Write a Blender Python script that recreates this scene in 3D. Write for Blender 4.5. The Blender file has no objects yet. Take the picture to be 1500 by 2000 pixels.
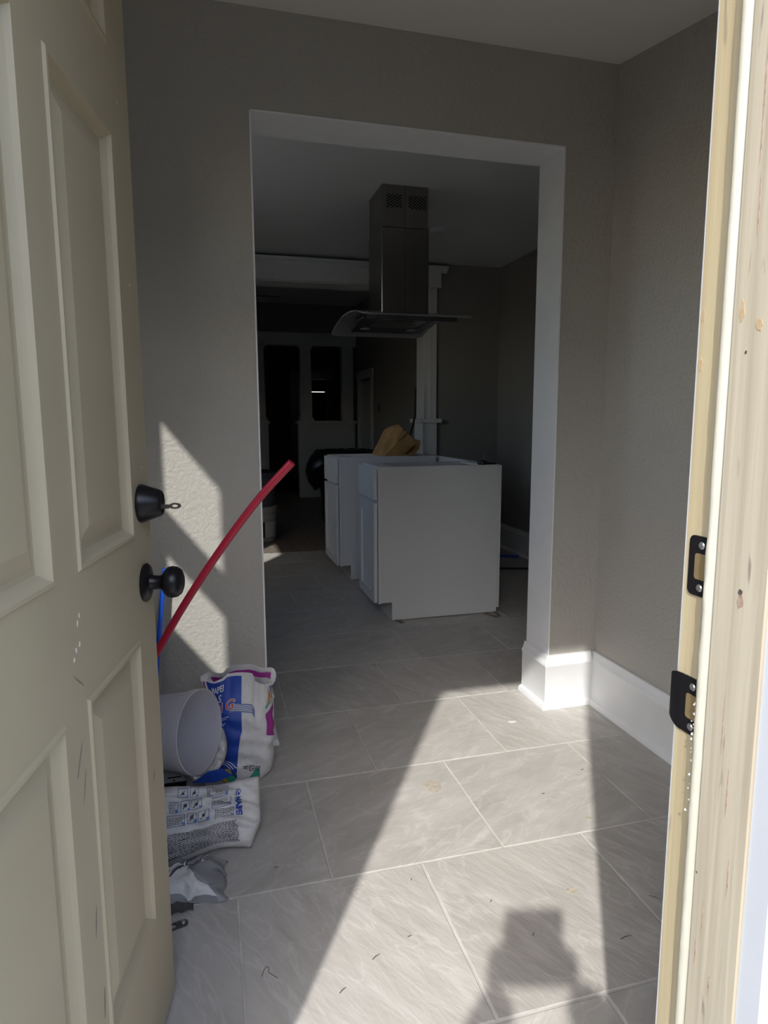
import bpy, bmesh, math, random
from mathutils import Vector, Matrix, noise
random.seed(7)
scene = bpy.context.scene
COL = scene.collection
R = math.radians

# ------------------------------------------------------------------ camera
CAM = Vector((-1.46687, -2.20370, 1.12853))
YAW, PITCH, ROLL, FPX = R(15.1246), R(8.0062), R(-0.1849), 1270.94
_F = Vector((math.sin(YAW)*math.cos(PITCH), math.cos(YAW)*math.cos(PITCH), -math.sin(PITCH)))
_r = Vector((math.cos(YAW), -math.sin(YAW), 0)); _u = _r.cross(_F)
RGT = math.cos(ROLL)*_r + math.sin(ROLL)*_u
UPV = -math.sin(ROLL)*_r + math.cos(ROLL)*_u
cam_data = bpy.data.cameras.new('camera'); cam = bpy.data.objects.new('camera', cam_data); COL.objects.link(cam)
cam_data.sensor_fit = 'VERTICAL'; cam_data.sensor_height = 36.0; cam_data.lens = FPX/2000*36.0
cam_data.clip_start = 0.02; cam_data.clip_end = 200
m3 = Matrix((RGT, UPV, -_F)).transposed()
cam.matrix_world = Matrix.Translation(CAM) @ m3.to_4x4()
scene.camera = cam

# ------------------------------------------------------------------ sky, sun, exposure
SUN_AZ, SUN_EL = R(30.5), R(39.0)
SD = Vector((math.sin(SUN_AZ)*math.cos(SUN_EL), math.cos(SUN_AZ)*math.cos(SUN_EL), -math.sin(SUN_EL)))
world = bpy.data.worlds.new('world'); scene.world = world; world.use_nodes = True
wn = world.node_tree.nodes; wl = world.node_tree.links; wn.clear()
wo = wn.new('ShaderNodeOutputWorld'); wb = wn.new('ShaderNodeBackground'); sky = wn.new('ShaderNodeTexSky')
sky.sky_type = 'NISHITA'; sky.sun_disc = False; sky.sun_elevation = SUN_EL
sky.sun_rotation = math.atan2(-SD.x, -SD.y); sky.air_density = 1.0; sky.dust_density = 1.5
wb.inputs['Strength'].default_value = 0.77
hs = wn.new('ShaderNodeHueSaturation'); hs.inputs['Saturation'].default_value = 0.8
wl.new(sky.outputs[0], hs.inputs['Color']); wl.new(hs.outputs[0], wb.inputs[0]); wl.new(wb.outputs[0], wo.inputs[0])
sun_d = bpy.data.lights.new('sun', 'SUN'); sun = bpy.data.objects.new('sun', sun_d); COL.objects.link(sun)
sun_d.energy = 4.9; sun_d.angle = R(0.9); sun_d.color = (1.0, 0.965, 0.91)
sun.rotation_euler = SD.to_track_quat('-Z', 'Y').to_euler(); sun.location = (-6, -8, 9)
vs = scene.view_settings
vs.view_transform = 'Standard'; vs.look = 'None'; vs.exposure = 0.0; vs.gamma = 1.0; vs.use_curve_mapping = False
scene.cycles.max_bounces = 14; scene.cycles.diffuse_bounces = 8; scene.cycles.glossy_bounces = 4
scene.cycles.transparent_max_bounces = 12; scene.cycles.sample_clamp_indirect = 4.0
scene.cycles.use_denoising = True

# ------------------------------------------------------------------ materials
MATS = {}
def mat(name, col, rough=0.6, metal=0.0, var=0.0, vscale=6.0, bump=0.0, bscale=80.0, spec=0.4, stretch=None, col2=None, alpha=None, bdist=0.002, detail=6):
    if name in MATS: return MATS[name]
    m = bpy.data.materials.new(name); m.use_nodes = True
    nt = m.node_tree; n = nt.nodes; l = nt.links
    b = n['Principled BSDF']
    b.inputs['Base Color'].default_value = (*col, 1); b.inputs['Roughness'].default_value = rough
    b.inputs['Metallic'].default_value = metal; b.inputs['Specular IOR Level'].default_value = spec
    tc = n.new('ShaderNodeTexCoord'); mp = n.new('ShaderNodeMapping')
    l.new(tc.outputs['Object'], mp.inputs[0])
    if stretch: mp.inputs['Scale'].default_value = stretch
    if var > 0 or col2:
        nz = n.new('ShaderNodeTexNoise'); nz.inputs['Scale'].default_value = vscale; nz.inputs['Detail'].default_value = detail
        l.new(mp.outputs[0], nz.inputs['Vector'])
        mx = n.new('ShaderNodeMix'); mx.data_type = 'RGBA'
        c2 = col2 if col2 else tuple(c*(1-var) for c in col)
        mx.inputs[6].default_value = (*col, 1); mx.inputs[7].default_value = (*c2, 1)
        rp = n.new('ShaderNodeMapRange'); rp.inputs[1].default_value = 0.35; rp.inputs[2].default_value = 0.65
        l.new(nz.outputs['Fac'], rp.inputs[0]); l.new(rp.outputs[0], mx.inputs[0]); l.new(mx.outputs[2], b.inputs['Base Color'])
    if bump > 0:
        nb = n.new('ShaderNodeTexNoise'); nb.inputs['Scale'].default_value = bscale; nb.inputs['Detail'].default_value = 3
        l.new(mp.outputs[0], nb.inputs['Vector'])
        bp = n.new('ShaderNodeBump'); bp.inputs['Strength'].default_value = bump; bp.inputs['Distance'].default_value = bdist
        l.new(nb.outputs['Fac'], bp.inputs['Height']); l.new(bp.outputs[0], b.inputs['Normal'])
    MATS[name] = m
    return m

def glass_mat(name, tint=(0.9, 0.95, 0.95), frac=0.12, rough=0.02):
    m = bpy.data.materials.new(name); m.use_nodes = True
    nt = m.node_tree; n = nt.nodes; l = nt.links; n.clear()
    o = n.new('ShaderNodeOutputMaterial'); t = n.new('ShaderNodeBsdfTransparent'); g = n.new('ShaderNodeBsdfGlossy'); mx = n.new('ShaderNodeMixShader')
    t.inputs[0].default_value = (*tint, 1); g.inputs['Roughness'].default_value = rough
    mx.inputs[0].default_value = frac
    l.new(t.outputs[0], mx.inputs[1]); l.new(g.outputs[0], mx.inputs[2]); l.new(mx.outputs[0], o.inputs[0])
    MATS[name] = m
    return m

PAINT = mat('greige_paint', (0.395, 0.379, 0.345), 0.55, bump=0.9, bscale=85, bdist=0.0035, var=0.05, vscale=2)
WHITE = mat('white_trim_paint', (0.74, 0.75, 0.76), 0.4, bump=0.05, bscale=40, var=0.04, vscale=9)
DIM_PAINT = mat('greige_paint_dimmed', (0.27, 0.265, 0.25), 0.6, var=0.05, vscale=2)  # same greige, with the shade of the dim inner rooms put into the colour
CEIL = mat('ceiling_paint', (0.70, 0.675, 0.65), 0.8, bump=0.1, bscale=60)
KCEIL = mat('kitchen_ceiling_paint', (0.76, 0.77, 0.78), 0.8)
GROUT = mat('grout', (0.54, 0.53, 0.50), 0.9, var=0.25, vscale=12)
DOORP = mat('door_paint', (0.44, 0.38, 0.265), 0.45, bump=0.06, bscale=120, var=0.07, vscale=5)
BLACKM = mat('dark_bronze', (0.018, 0.017, 0.02), 0.35, metal=0.6, spec=0.5)
BLACKP = mat('black_plastic', (0.008, 0.008, 0.010), 0.45)
STEEL = mat('brushed_steel', (0.32, 0.31, 0.30), 0.33, metal=1.0, stretch=(60, 60, 1), var=0.12, vscale=2)
STEELD = mat('dark_steel', (0.16, 0.16, 0.165), 0.4, metal=0.9)
CABW = mat('cabinet_white', (0.74, 0.75, 0.76), 0.4)
CABIN = mat('cabinet_plywood', (0.45, 0.32, 0.20), 0.7, var=0.2)
KRAFT = mat('kraft_paper', (0.55, 0.33, 0.13), 0.85, var=0.25, vscale=14)
GALV = mat('galvanised', (0.40, 0.40, 0.42), 0.45, metal=0.8, var=0.2, vscale=30)

def tile_mat():
    m = bpy.data.materials.new('slate_tile'); m.use_nodes = True
    nt = m.node_tree; n = nt.nodes; l = nt.links; b = n['Principled BSDF']
    tc = n.new('ShaderNodeTexCoord'); oi = n.new('ShaderNodeObjectInfo')
    cmb = n.new('ShaderNodeCombineXYZ'); mul = n.new('ShaderNodeMath'); mul.operation = 'MULTIPLY'; mul.inputs[1].default_value = 37.0
    l.new(oi.outputs['Random'], mul.inputs[0]); l.new(mul.outputs[0], cmb.inputs[0]); l.new(mul.outputs[0], cmb.inputs[1]); l.new(mul.outputs[0], cmb.inputs[2])
    add = n.new('ShaderNodeVectorMath'); add.operation = 'ADD'
    l.new(tc.outputs['Object'], add.inputs[0]); l.new(cmb.outputs[0], add.inputs[1])
    ro = n.new('ShaderNodeMapping'); ro.inputs['Rotation'].default_value = (0, 0, R(-28)); l.new(add.outputs[0], ro.inputs[0])
    st = n.new('ShaderNodeMapping'); st.inputs['Scale'].default_value = (1.0, 2.7, 1.0); l.new(ro.outputs[0], st.inputs[0])
    n1 = n.new('ShaderNodeTexNoise'); n1.inputs['Scale'].default_value = 5.0; n1.inputs['Detail'].default_value = 9; n1.inputs['Roughness'].default_value = 0.62; n1.inputs['Distortion'].default_value = 0.9
    l.new(st.outputs[0], n1.inputs['Vector'])
    cr = n.new('ShaderNodeValToRGB'); e = cr.color_ramp.elements
    e[0].position = 0.25; e[0].color = (0.35, 0.335, 0.31, 1); e[1].position = 0.75; e[1].color = (0.54, 0.525, 0.505, 1)
    x = cr.color_ramp.elements.new(0.5); x.color = (0.42, 0.402, 0.375, 1)
    x = cr.color_ramp.elements.new(0.6); x.color = (0.44, 0.425, 0.40, 1)
    l.new(n1.outputs['Fac'], cr.inputs[0])
    # pale veins
    n2 = n.new('ShaderNodeTexNoise'); n2.inputs['Scale'].default_value = 3.2; n2.inputs['Detail'].default_value = 8; n2.inputs['Distortion'].default_value = 1.6
    l.new(st.outputs[0], n2.inputs['Vector'])
    vr = n.new('ShaderNodeValToRGB'); ve = vr.color_ramp.elements
    ve[0].position = 0.475; ve[0].color = (0, 0, 0, 1); ve[1].position = 0.5; ve[1].color = (1, 1, 1, 1)
    y = ve.new(0.525); y.color = (0, 0, 0, 1)
    l.new(n2.outputs['Fac'], vr.inputs[0])
    vm = n.new('ShaderNodeMath'); vm.operation = 'MULTIPLY'; vm.inputs[1].default_value = 0.30; l.new(vr.outputs[0], vm.inputs[0])
    mx = n.new('ShaderNodeMix'); mx.data_type = 'RGBA'; mx.inputs[7].default_value = (0.62, 0.60, 0.57, 1)
    l.new(vm.outputs[0], mx.inputs[0]); l.new(cr.outputs[0], mx.inputs[6])
    # per-tile tone
    hv = n.new('ShaderNodeHueSaturation'); tr = n.new('ShaderNodeMapRange'); tr.inputs[3].default_value = 0.93; tr.inputs[4].default_value = 1.06
    l.new(oi.outputs['Random'], tr.inputs[0]); l.new(tr.outputs[0], hv.inputs['Value']); l.new(mx.outputs[2], hv.inputs['Color'])
    l.new(hv.outputs[0], b.inputs['Base Color'])
    b.inputs['Roughness'].default_value = 0.42; b.inputs['Specular IOR Level'].default_value = 0.35
    n3 = n.new('ShaderNodeTexNoise'); n3.inputs['Scale'].default_value = 11; n3.inputs['Detail'].default_value = 8; l.new(st.outputs[0], n3.inputs['Vector'])
    bp = n.new('ShaderNodeBump'); bp.inputs['Strength'].default_value = 0.5; bp.inputs['Distance'].default_value = 0.006
    l.new(n3.outputs['Fac'], bp.inputs['Height']); l.new(bp.outputs[0], b.inputs['Normal'])
    return m
TILE = tile_mat()

def wood_mat(name, c1, c2, c3, zs=1.2, across=38, rough=0.75, stain=None, dark=None):
    m = bpy.data.materials.new(name); m.use_nodes = True
    nt = m.node_tree; n = nt.nodes; l = nt.links; b = n['Principled BSDF']
    tc = n.new('ShaderNodeTexCoord'); mp = n.new('ShaderNodeMapping'); mp.inputs['Scale'].default_value = (across, across, zs)
    l.new(tc.outputs['Object'], mp.inputs[0])
    nz = n.new('ShaderNodeTexNoise'); nz.inputs['Scale'].default_value = 2.2; nz.inputs['Detail'].default_value = 7; nz.inputs['Distortion'].default_value = 0.4
    l.new(mp.outputs[0], nz.inputs['Vector'])
    cr = n.new('ShaderNodeValToRGB'); e = cr.color_ramp.elements
    e[0].position = 0.3; e[0].color = (*c1, 1); e[1].position = 0.7; e[1].color = (*c3, 1); x = e.new(0.5); x.color = (*c2, 1)
    l.new(nz.outputs['Fac'], cr.inputs[0]); out = cr.outputs[0]
    def over(prev, scale, lo, hi, colr, sc=(1, 1, 1), amt=1.0):
        mm = n.new('ShaderNodeMapping'); mm.inputs['Scale'].default_value = sc; l.new(tc.outputs['Object'], mm.inputs[0])
        q = n.new('ShaderNodeTexNoise'); q.inputs['Scale'].default_value = scale; q.inputs['Detail'].default_value = 4; l.new(mm.outputs[0], q.inputs['Vector'])
        r = n.new('ShaderNodeMapRange'); r.inputs[1].default_value = lo; r.inputs[2].default_value = hi; r.inputs[4].default_value = amt; l.new(q.outputs['Fac'], r.inputs[0])
        x = n.new('ShaderNodeMix'); x.data_type = 'RGBA'; x.inputs[7].default_value = (*colr, 1); l.new(r.outputs[0], x.inputs[0]); l.new(prev, x.inputs[6])
        return x.outputs[2]
    if stain: out = over(out, 7, 0.66, 0.74, stain, (3, 3, 1.6), 0.8)
    if dark: out = over(out, 14, 0.66, 0.72, dark, (6, 6, 0.8), 0.7)
    l.new(out, b.inputs['Base Color']); b.inputs['Roughness'].default_value = rough
    bp = n.new('ShaderNodeBump'); bp.inputs['Strength'].default_value = 0.35; bp.inputs['Distance'].default_value = 0.002
    l.new(nz.outputs['Fac'], bp.inputs['Height']); l.new(bp.outputs[0], b.inputs['Normal'])
    MATS[name] = m
    return m
BOARD = wood_mat('weathered_board', (0.27, 0.235, 0.175), (0.325, 0.29, 0.222), (0.36, 0.325, 0.255), stain=(0.30, 0.16, 0.06), dark=(0.12, 0.095, 0.08))
JAMB = wood_mat('jamb_paint_worn', (0.32, 0.26, 0.16), (0.35, 0.295, 0.185), (0.37, 0.32, 0.21), stain=(0.33, 0.19, 0.08), dark=(0.2, 0.16, 0.11))
DARKWOOD = wood_mat('dark_floor_wood', (0.14, 0.115, 0.095), (0.19, 0.16, 0.13), (0.25, 0.21, 0.175), zs=1.0, across=9, rough=0.5)
WSTRIP = mat('weatherstrip_cream', (0.37, 0.358, 0.30), 0.6, bump=0.15, bscale=200, var=0.05, vscale=30)

# ------------------------------------------------------------------ mesh helpers
WORLD = {}
class MB:
    def __init__(s): s.v = []; s.f = []
    def add(s, vs, fs):
        k = len(s.v); s.v += [Vector(p) for p in vs]; s.f += [tuple(i+k for i in f) for f in fs]; return s
    def box(s, x0, x1, y0, y1, z0, z1, M=None):
        vs = [Vector(p) for p in ((x0,y0,z0),(x1,y0,z0),(x1,y1,z0),(x0,y1,z0),(x0,y0,z1),(x1,y0,z1),(x1,y1,z1),(x0,y1,z1))]
        if M is not None: vs = [M @ p for p in vs]
        return s.add(vs, [(0,3,2,1),(4,5,6,7),(0,1,5,4),(1,2,6,5),(2,3,7,6),(3,0,4,7)])
    def prism(s, poly, a, b, axis='y', M=None):
        def P(p, h):
            return {'y': (p[0], h, p[1]), 'x': (h, p[0], p[1]), 'z': (p[0], p[1], h)}[axis]
        k = len(poly); vs = [Vector(P(p, a)) for p in poly] + [Vector(P(p, b)) for p in poly]
        if M is not None: vs = [M @ p for p in vs]
        fs = [tuple(range(k)), tuple(range(2*k-1, k-1, -1))] + [(i, i+k, (i+1) % k + k, (i+1) % k) for i in range(k)]
        return s.add(vs, fs)
    def lathe(s, prof, n=32, M=None, cap0=False, cap1=False):
        # prof: (radius, z) pairs about local z
        M = M or Matrix.Identity(4); vs = []; fs = []
        for r, z in prof:
            for i in range(n):
                a = 2*math.pi*i/n; vs.append(M @ Vector((r*math.cos(a), r*math.sin(a), z)))
        for j in range(len(prof)-1):
            for i in range(n):
                q = (i+1) % n; fs.append((j*n+i, j*n+q, (j+1)*n+q, (j+1)*n+i))
        if cap0: fs.append(tuple(range(n-1, -1, -1)))
        if cap1: fs.append(tuple(range((len(prof)-1)*n, len(prof)*n)))
        return s.add(vs, fs)
    def tube(s, pts, r, n=12, cap=True, hollow=None):
        pts = [Vector(p) for p in pts]; vs = []; fs = []; up = None
        rr = r if isinstance(r, (list, tuple)) else [r]*len(pts)
        for i, p in enumerate(pts):
            t = (pts[min(i+1, len(pts)-1)] - pts[max(i-1, 0)]).normalized()
            if up is None: up = t.orthogonal().normalized()
            up = (up - t*up.dot(t)).normalized(); w = t.cross(up)
            for k in range(n):
                a = 2*math.pi*k/n; vs.append(p + (up*math.cos(a) + w*math.sin(a))*rr[i])
        m = len(pts)
        for i in range(m-1):
            for k in range(n):
                q = (k+1) % n; fs.append((i*n+k, i*n+q, (i+1)*n+q, (i+1)*n+k))
        if cap:
            fs.append(tuple(range(n-1, -1, -1)))
            if not hollow: fs.append(tuple(range((m-1)*n, m*n)))
        s.add(vs, fs)
        if hollow:
            p, t = pts[-1], (pts[-1]-pts[-2]).normalized(); w = t.cross(up); ring = []
            for rad, dep in ((rr[-1], 0), (hollow, 0), (hollow, -0.12)):
                ring += [p + t*dep + (up*math.cos(2*math.pi*k/n) + w*math.sin(2*math.pi*k/n))*rad for k in range(n)]
            fs = []
            for j in range(2):
                for k in range(n):
                    q = (k+1) % n; fs.append((j*n+k, j*n+q, (j+1)*n+q, (j+1)*n+k))
            fs.append(tuple(range(2*n, 3*n)))
            s.add(ring, fs)
        return s
    def grid(s, fn, nu, nv, wrap=False):
        vs = [fn(i/(nu), j/(nv)) for j in range(nv+1) for i in range(nu if wrap else nu+1)]
        w = nu if wrap else nu+1; fs = []
        for j in range(nv):
            for i in range(nu):
                q = (i+1) % w if wrap else i+1
                fs.append((j*w+i, j*w+q, (j+1)*w+q, (j+1)*w+i))
        return s.add(vs, fs)
    def sweep(s, prof, path):
        # prof: (offset to the left of travel, z); path: xy points, mitred
        P = [Vector((p[0], p[1])) for p in path]; k = len(prof); vs = []
        for i, p in enumerate(P):
            d0 = (P[i]-P[i-1]).normalized() if i > 0 else (P[1]-P[0]).normalized()
            d1 = (P[i+1]-P[i]).normalized() if i < len(P)-1 else d0
            n0 = Vector((-d0.y, d0.x)); n1 = Vector((-d1.y, d1.x)); nn = (n0+n1).normalized(); sc = 1/max(0.2, nn.dot(n0))
            for o, z in prof: vs.append(Vector((p.x+nn.x*o*sc, p.y+nn.y*o*sc, z)))
        fs = []
        for i in range(len(P)-1):
            for j in range(k):
                q = (j+1) % k; fs.append((i*k+j, i*k+q, (i+1)*k+q, (i+1)*k+j))
        fs.append(tuple(range(k))); fs.append(tuple(range(len(P)*k-1, (len(P)-1)*k-1, -1)))
        return s.add(vs, fs)
    def build(s, name, m, parent=None, bevel=0.0, smooth=None, origin=None, solid=0.0):
        me = bpy.data.meshes.new(name); bm = bmesh.new()
        vv = [bm.verts.new(p) for p in s.v]
        for f in s.f:
            try: bm.faces.new([vv[i] for i in f])
            except ValueError: pass
        bmesh.ops.remove_doubles(bm, verts=bm.verts, dist=1e-6)
        bmesh.ops.recalc_face_normals(bm, faces=bm.faces)
        if bevel > 0:
            ed = [e for e in bm.edges if len(e.link_faces) == 2 and e.calc_face_angle(0) > 0.6]
            bmesh.ops.bevel(bm, geom=ed, offset=bevel, segments=1, affect='EDGES', clamp_overlap=True)
        if smooth is not None:
            for f in bm.faces: f.smooth = True
            for e in bm.edges:
                if len(e.link_faces) != 2 or e.calc_face_angle(0) > R(smooth): e.smooth = False
        bm.to_mesh(me); bm.free()
        xs = [v.co for v in me.vertices]
        c = Vector(((min(p.x for p in xs)+max(p.x for p in xs))/2, (min(p.y for p in xs)+max(p.y for p in xs))/2, min(p.z for p in xs))) if origin is None else Vector(origin)
        me.transform(Matrix.Translation(-c))
        o = bpy.data.objects.new(name, me); COL.objects.link(o)
        if m is not None: me.materials.append(m)
        base = Vector((0, 0, 0))
        if parent is not None: o.parent = parent; base = WORLD.get(parent.name, Vector((0, 0, 0)))
        o.location = c - base; WORLD[o.name] = c
        if solid:
            md = o.modifiers.new('thickness', 'SOLIDIFY'); md.thickness = solid; md.offset = -1
        return o
def B(*a, M=None): return MB().box(*a, M=M)
def empty(name, loc, rotz=None, local=False):
    o = bpy.data.objects.new(name, None); COL.objects.link(o); o.location = loc; o.empty_display_size = 0.1
    if rotz is not None: o.rotation_euler = (0, 0, rotz)
    WORLD[o.name] = Vector((0, 0, 0)) if local else Vector(loc)
    return o
def tag(o, label, cat, group=None):
    o['label'] = label; o['category'] = cat
    if group: o['group'] = group
    return o
def struct(o, label=None, cat=None):
    o['kind'] = 'structure'
    if label: o['label'] = label
    if cat: o['category'] = cat
    return o
def basis(o, x, y, z):
    M = Matrix((Vector(x).normalized(), Vector(y).normalized(), Vector(z).normalized())).transposed().to_4x4()
    M.translation = Vector(o); return M
def zto(o, d):
    d = Vector(d).normalized(); x = d.orthogonal().normalized(); return basis(o, x, d.cross(x), d)
def nz(p, s=1.0, o=0.0): return noise.noise(Vector((p[0]*s+o, p[1]*s+o*1.7, p[2]*s-o)))

# ================================================================== STRUCTURE
H0, CS = 2.378, 0.182                      # entry ceiling height at the partition and its fall towards the front
xR, xL, HT, TH = -0.202, -1.300, 2.085, 0.176
YI, YO = -1.675, -1.790                    # front wall faces
KZ, KX, KL, KB = 2.44, 1.055, -2.10, 3.22  # kitchen ceiling, right wall, left wall, back wall
LW = Vector((-1.95, YI, 0)); LE = Vector((-0.1387, 0.9903, 0)); LN = Vector((-0.9903, -0.1387, 0))
def zc(y): return H0 + CS*y

# ---- tiled floor
fl = struct(B(-2.3, KX, YI, 3.36, -0.10, -0.0018).build('floor', GROUT), 'pale grey stone-look tiles with light grout running from entry into kitchen', 'floor')
P_, G_ = 0.4615, 0.0048
def tile_box(x0, x1, y0, y1):
    i = 0.0022
    mb = MB(); z0, z1 = -0.012, 0.0
    a = [(x0,y0,z0),(x1,y0,z0),(x1,y1,z0),(x0,y1,z0)]; b = [(x0,y0,z1-i*0.6),(x1,y0,z1-i*0.6),(x1,y1,z1-i*0.6),(x0,y1,z1-i*0.6)]
    c = [(x0+i,y0+i,z1),(x1-i,y0+i,z1),(x1-i,y1-i,z1),(x0+i,y1-i,z1)]
    mb.add(a+b+c, [(0,3,2,1)] + [(q, (q+1) % 4, (q+1) % 4+4, q+4) for q in range(4)] + [(q+4, (q+1) % 4+4, (q+1) % 4+8, q+8) for q in range(4)] + [(8,9,10,11)])
    return mb
full_tile = None
y = -1.209 - 2*P_; row = 0
while y < 3.36:
    off = -0.2850 if row % 2 else -0.2850 - P_/2
    k0 = -6
    for k in range(k0, 5):
        x = off + k*P_
        x0, x1, y0, y1 = x+G_/2, x+P_-G_/2, y+G_/2, y+P_-G_/2
        cx0, cx1, cy0, cy1 = max(x0, -2.3), min(x1, KX), max(y0, YI), min(y1, 3.36)
        if cx1-cx0 < 0.02 or cy1-cy0 < 0.02: continue
        whole = abs(cx1-cx0-(x1-x0)) < 1e-6 and abs(cy1-cy0-(y1-y0)) < 1e-6
        if whole and full_tile is not None:
            o = full_tile.copy(); COL.objects.link(o); o.parent = fl
        else:
            o = tile_box(cx0, cx1, cy0, cy1).build('tile', TILE, fl)
            if whole: full_tile = o
        ctr = Vector(((cx0+cx1)/2, (cy0+cy1)/2, -0.012))
        o.location = ctr - WORLD['floor'] + Vector((0, 0, random.uniform(-0.0006, 0.0)))
        o.rotation_euler = (random.uniform(-.0008, .0008), random.uniform(-.0008, .0008), random.choice((0, math.pi/2, math.pi, 3*math.pi/2)) if whole else 0)
    y += P_; row += 1

# ---- dining and front-room floors
fd = struct(B(-2.3, 2.2, 3.36, 11.2, -0.10, -0.002).build('floor', mat('subfloor', (0.05, 0.04, 0.035), 0.8)), 'dark wood plank floor beyond the kitchen opening', 'floor')
pw = 0.092
pm = B(0, pw-0.002, 0, 2.0, -0.015, 0).build('plank', DARKWOOD, fd)
first = True
for i in range(36):
    x = -1.62 + i*pw; yy = 3.362 - random.uniform(0, 1.7)
    while yy < 8.2:
        y0, y1 = max(yy, 3.362), min(yy+2.0, 8.2)
        if y1 - y0 > 0.05:
            if first: o = pm; first = False
            else: o = pm.copy(); COL.objects.link(o); o.parent = fd
            o.location = Vector((x+pw/2, (y0+y1)/2, -0.015+random.uniform(-.0006, .0006))) - WORLD[fd.name]
            o.scale = (1, (y1-y0-0.002)/2.0, 1)
        yy += 2.0

# ---- partition wall with the wide opening
mb = MB()
mb.box(-2.32, xL, 0, TH, 0, H0); mb.box(xR, 0.0, 0, TH, 0, H0); mb.box(xL, xR, 0, TH, HT, H0)
mb.box(0.0, KX, 0.06, TH, 0, KZ); mb.box(-2.32, 0.0, 0, TH, H0, KZ)
struct(mb.build('wall_back', PAINT), 'greige partition wall with the wide squared opening', 'wall')
lin = empty('trim_1', (0.5*(xL+xR), TH/2, 0)); struct(lin, 'white boards lining the opening in the greige partition wall', 'trim')
e_ = 0.004
B(xL-0.001, xL+e_, -0.0015, TH+0.002, 0, HT).build('jamb_board', WHITE, lin)
B(xR-e_, xR+0.001, -0.0015, TH+0.002, 0, HT).build('jamb_board', WHITE, lin)
B(xL, xR, -0.0015, TH+0.002, HT-e_, HT+0.001).build('head_board', WHITE, lin)

# ---- entry side walls, front wall, ceiling, roof
def sloped(x0, x1, y0, y1):  # wall segment along y with sloping top
    return MB().prism([(y0, 0), (y1, 0), (y1, zc(y1)), (y0, zc(y0))], x0, x1, 'x')
struct(sloped(0.0, 0.12, YO, 0.06).build('wall_right', PAINT), 'plain greige wall meeting the sloping ceiling at the entry', 'wall')
# unseen left wall with a small high window, skewed to slant its sun patches
def LP(s, t, z): p = LW + LE*s + LN*t; return Vector((p.x, p.y, z))
ML = basis(LW, LN, LE, (0, 0, 1))          # local x = outwards, y = along wall, z up
WS0, WS1, WZ0, WZ1 = 0.525, 0.889, 1.20, 2.0
LLEN = 1.71
mb = MB()
mb.box(0, 0.10, -0.12, WS0, 0, 2.35, M=ML); mb.box(0, 0.10, WS1, LLEN, 0, 2.40, M=ML)
mb.box(0, 0.10, WS0, WS1, 0, WZ0, M=ML); mb.box(0, 0.10, WS0, WS1, WZ1, 2.35, M=ML)
struct(mb.build('wall_left', PAINT), 'greige side wall behind the open entry door', 'wall')
w1 = empty('window_1', LP((WS0+WS1)/2, 0.05, WZ0)); struct(w1, 'small two-light window in the wall behind the entry door', 'window')
mb = MB(); f = 0.012
mb.box(0.04, 0.06, WS0, WS0+f, WZ0, WZ1, M=ML); mb.box(0.04, 0.06, WS1-f, WS1, WZ0, WZ1, M=ML)
mb.box(0.04, 0.06, WS0, WS1, WZ0, WZ0+f, M=ML); mb.box(0.04, 0.06, WS0, WS1, WZ1-f, WZ1, M=ML)
mb.build('window_frame', WHITE, w1)
B(0.04, 0.06, WS0+f, WS1-f, 1.515, 1.645, M=ML).build('meeting_rail', WHITE, w1)
PANE = glass_mat('window_glass', (0.975, 0.985, 0.985), 0.03)
B(0.049, 0.052, WS0+f, WS1-f, WZ0+f, 1.515, M=ML).build('pane', PANE, w1)
B(0.049, 0.052, WS0+f, WS1-f, 1.645, WZ1-f, M=ML).build('pane', PANE, w1)
# front wall
JL, JR = -1.765, -1.018                     # faces of the door jambs
mb = MB()
mb.box(-2.07, JL-0.033, YO, YI, 0, 2.06); mb.box(JR+0.033, 0.0, YO, YI, 0, 2.06); mb.box(JL-0.033, JR+0.033, YO, YI, 2.045, 2.06)
struct(mb.build('wall_front', PAINT), 'greige front wall around the entry door', 'wall')
ye = YO-0.135
def slab(za, zb, y1, x1):                  # sloping slab whose left edge follows the out-of-square wall
    def xl(y): p = LW + LE*((y-YI)/LE.y) + LN*0.10; return p.x-0.006
    pts = [(xl(ye), ye), (x1, ye), (x1, y1), (xl(y1), y1)]
    return MB().add([(p[0], p[1], zc(p[1])+z) for z in (za, zb) for p in pts], [(0, 3, 2, 1), (4, 5, 6, 7)]+[(i, (i+1) % 4, (i+1) % 4+4, i+4) for i in range(4)])
struct(slab(0.0, 0.02, 0.0, 0.12).build('ceiling', CEIL), 'off-white sloping ceiling over the entry', 'ceiling')
struct(slab(0.02, 0.16, 0.0, 0.2).build('roof', mat('roof_felt', (0.16, 0.15, 0.14), 0.9)), 'low lean-to roof over the entry', 'roof')

# ---- kitchen shell
struct(B(KX, KX+0.12, 0.06, KB+0.2, 0, KZ).build('wall_kitchen_right', DIM_PAINT), 'dim greige kitchen wall behind the island cabinets', 'wall')
wy0, wy1, wz0, wz1 = 1.04, 1.73, 1.30, 2.10
mb = MB()
mb.box(KL-0.12, KL, TH, wy0, 0, KZ); mb.box(KL-0.12, KL, wy1, KB+0.2, 0, KZ); mb.box(KL-0.12, KL, wy0, wy1, 0, wz0); mb.box(KL-0.12, KL, wy0, wy1, wz1, KZ)
struct(mb.build('wall_kitchen_left', DIM_PAINT), 'kitchen side wall with a window', 'wall')
w2 = empty('window_2', (KL-0.06, (wy0+wy1)/2, wz0)); struct(w2, 'kitchen side window with a single sash', 'window')
mb = MB(); f = 0.03
for a in ((wy0, wy0+f, wz0, wz1), (wy1-f, wy1, wz0, wz1), (wy0, wy1, wz0, wz0+f), (wy0, wy1, wz1-f, wz1)): mb.box(KL-0.07, KL-0.045, *a)
mb.build('window_frame', WHITE, w2)
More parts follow.
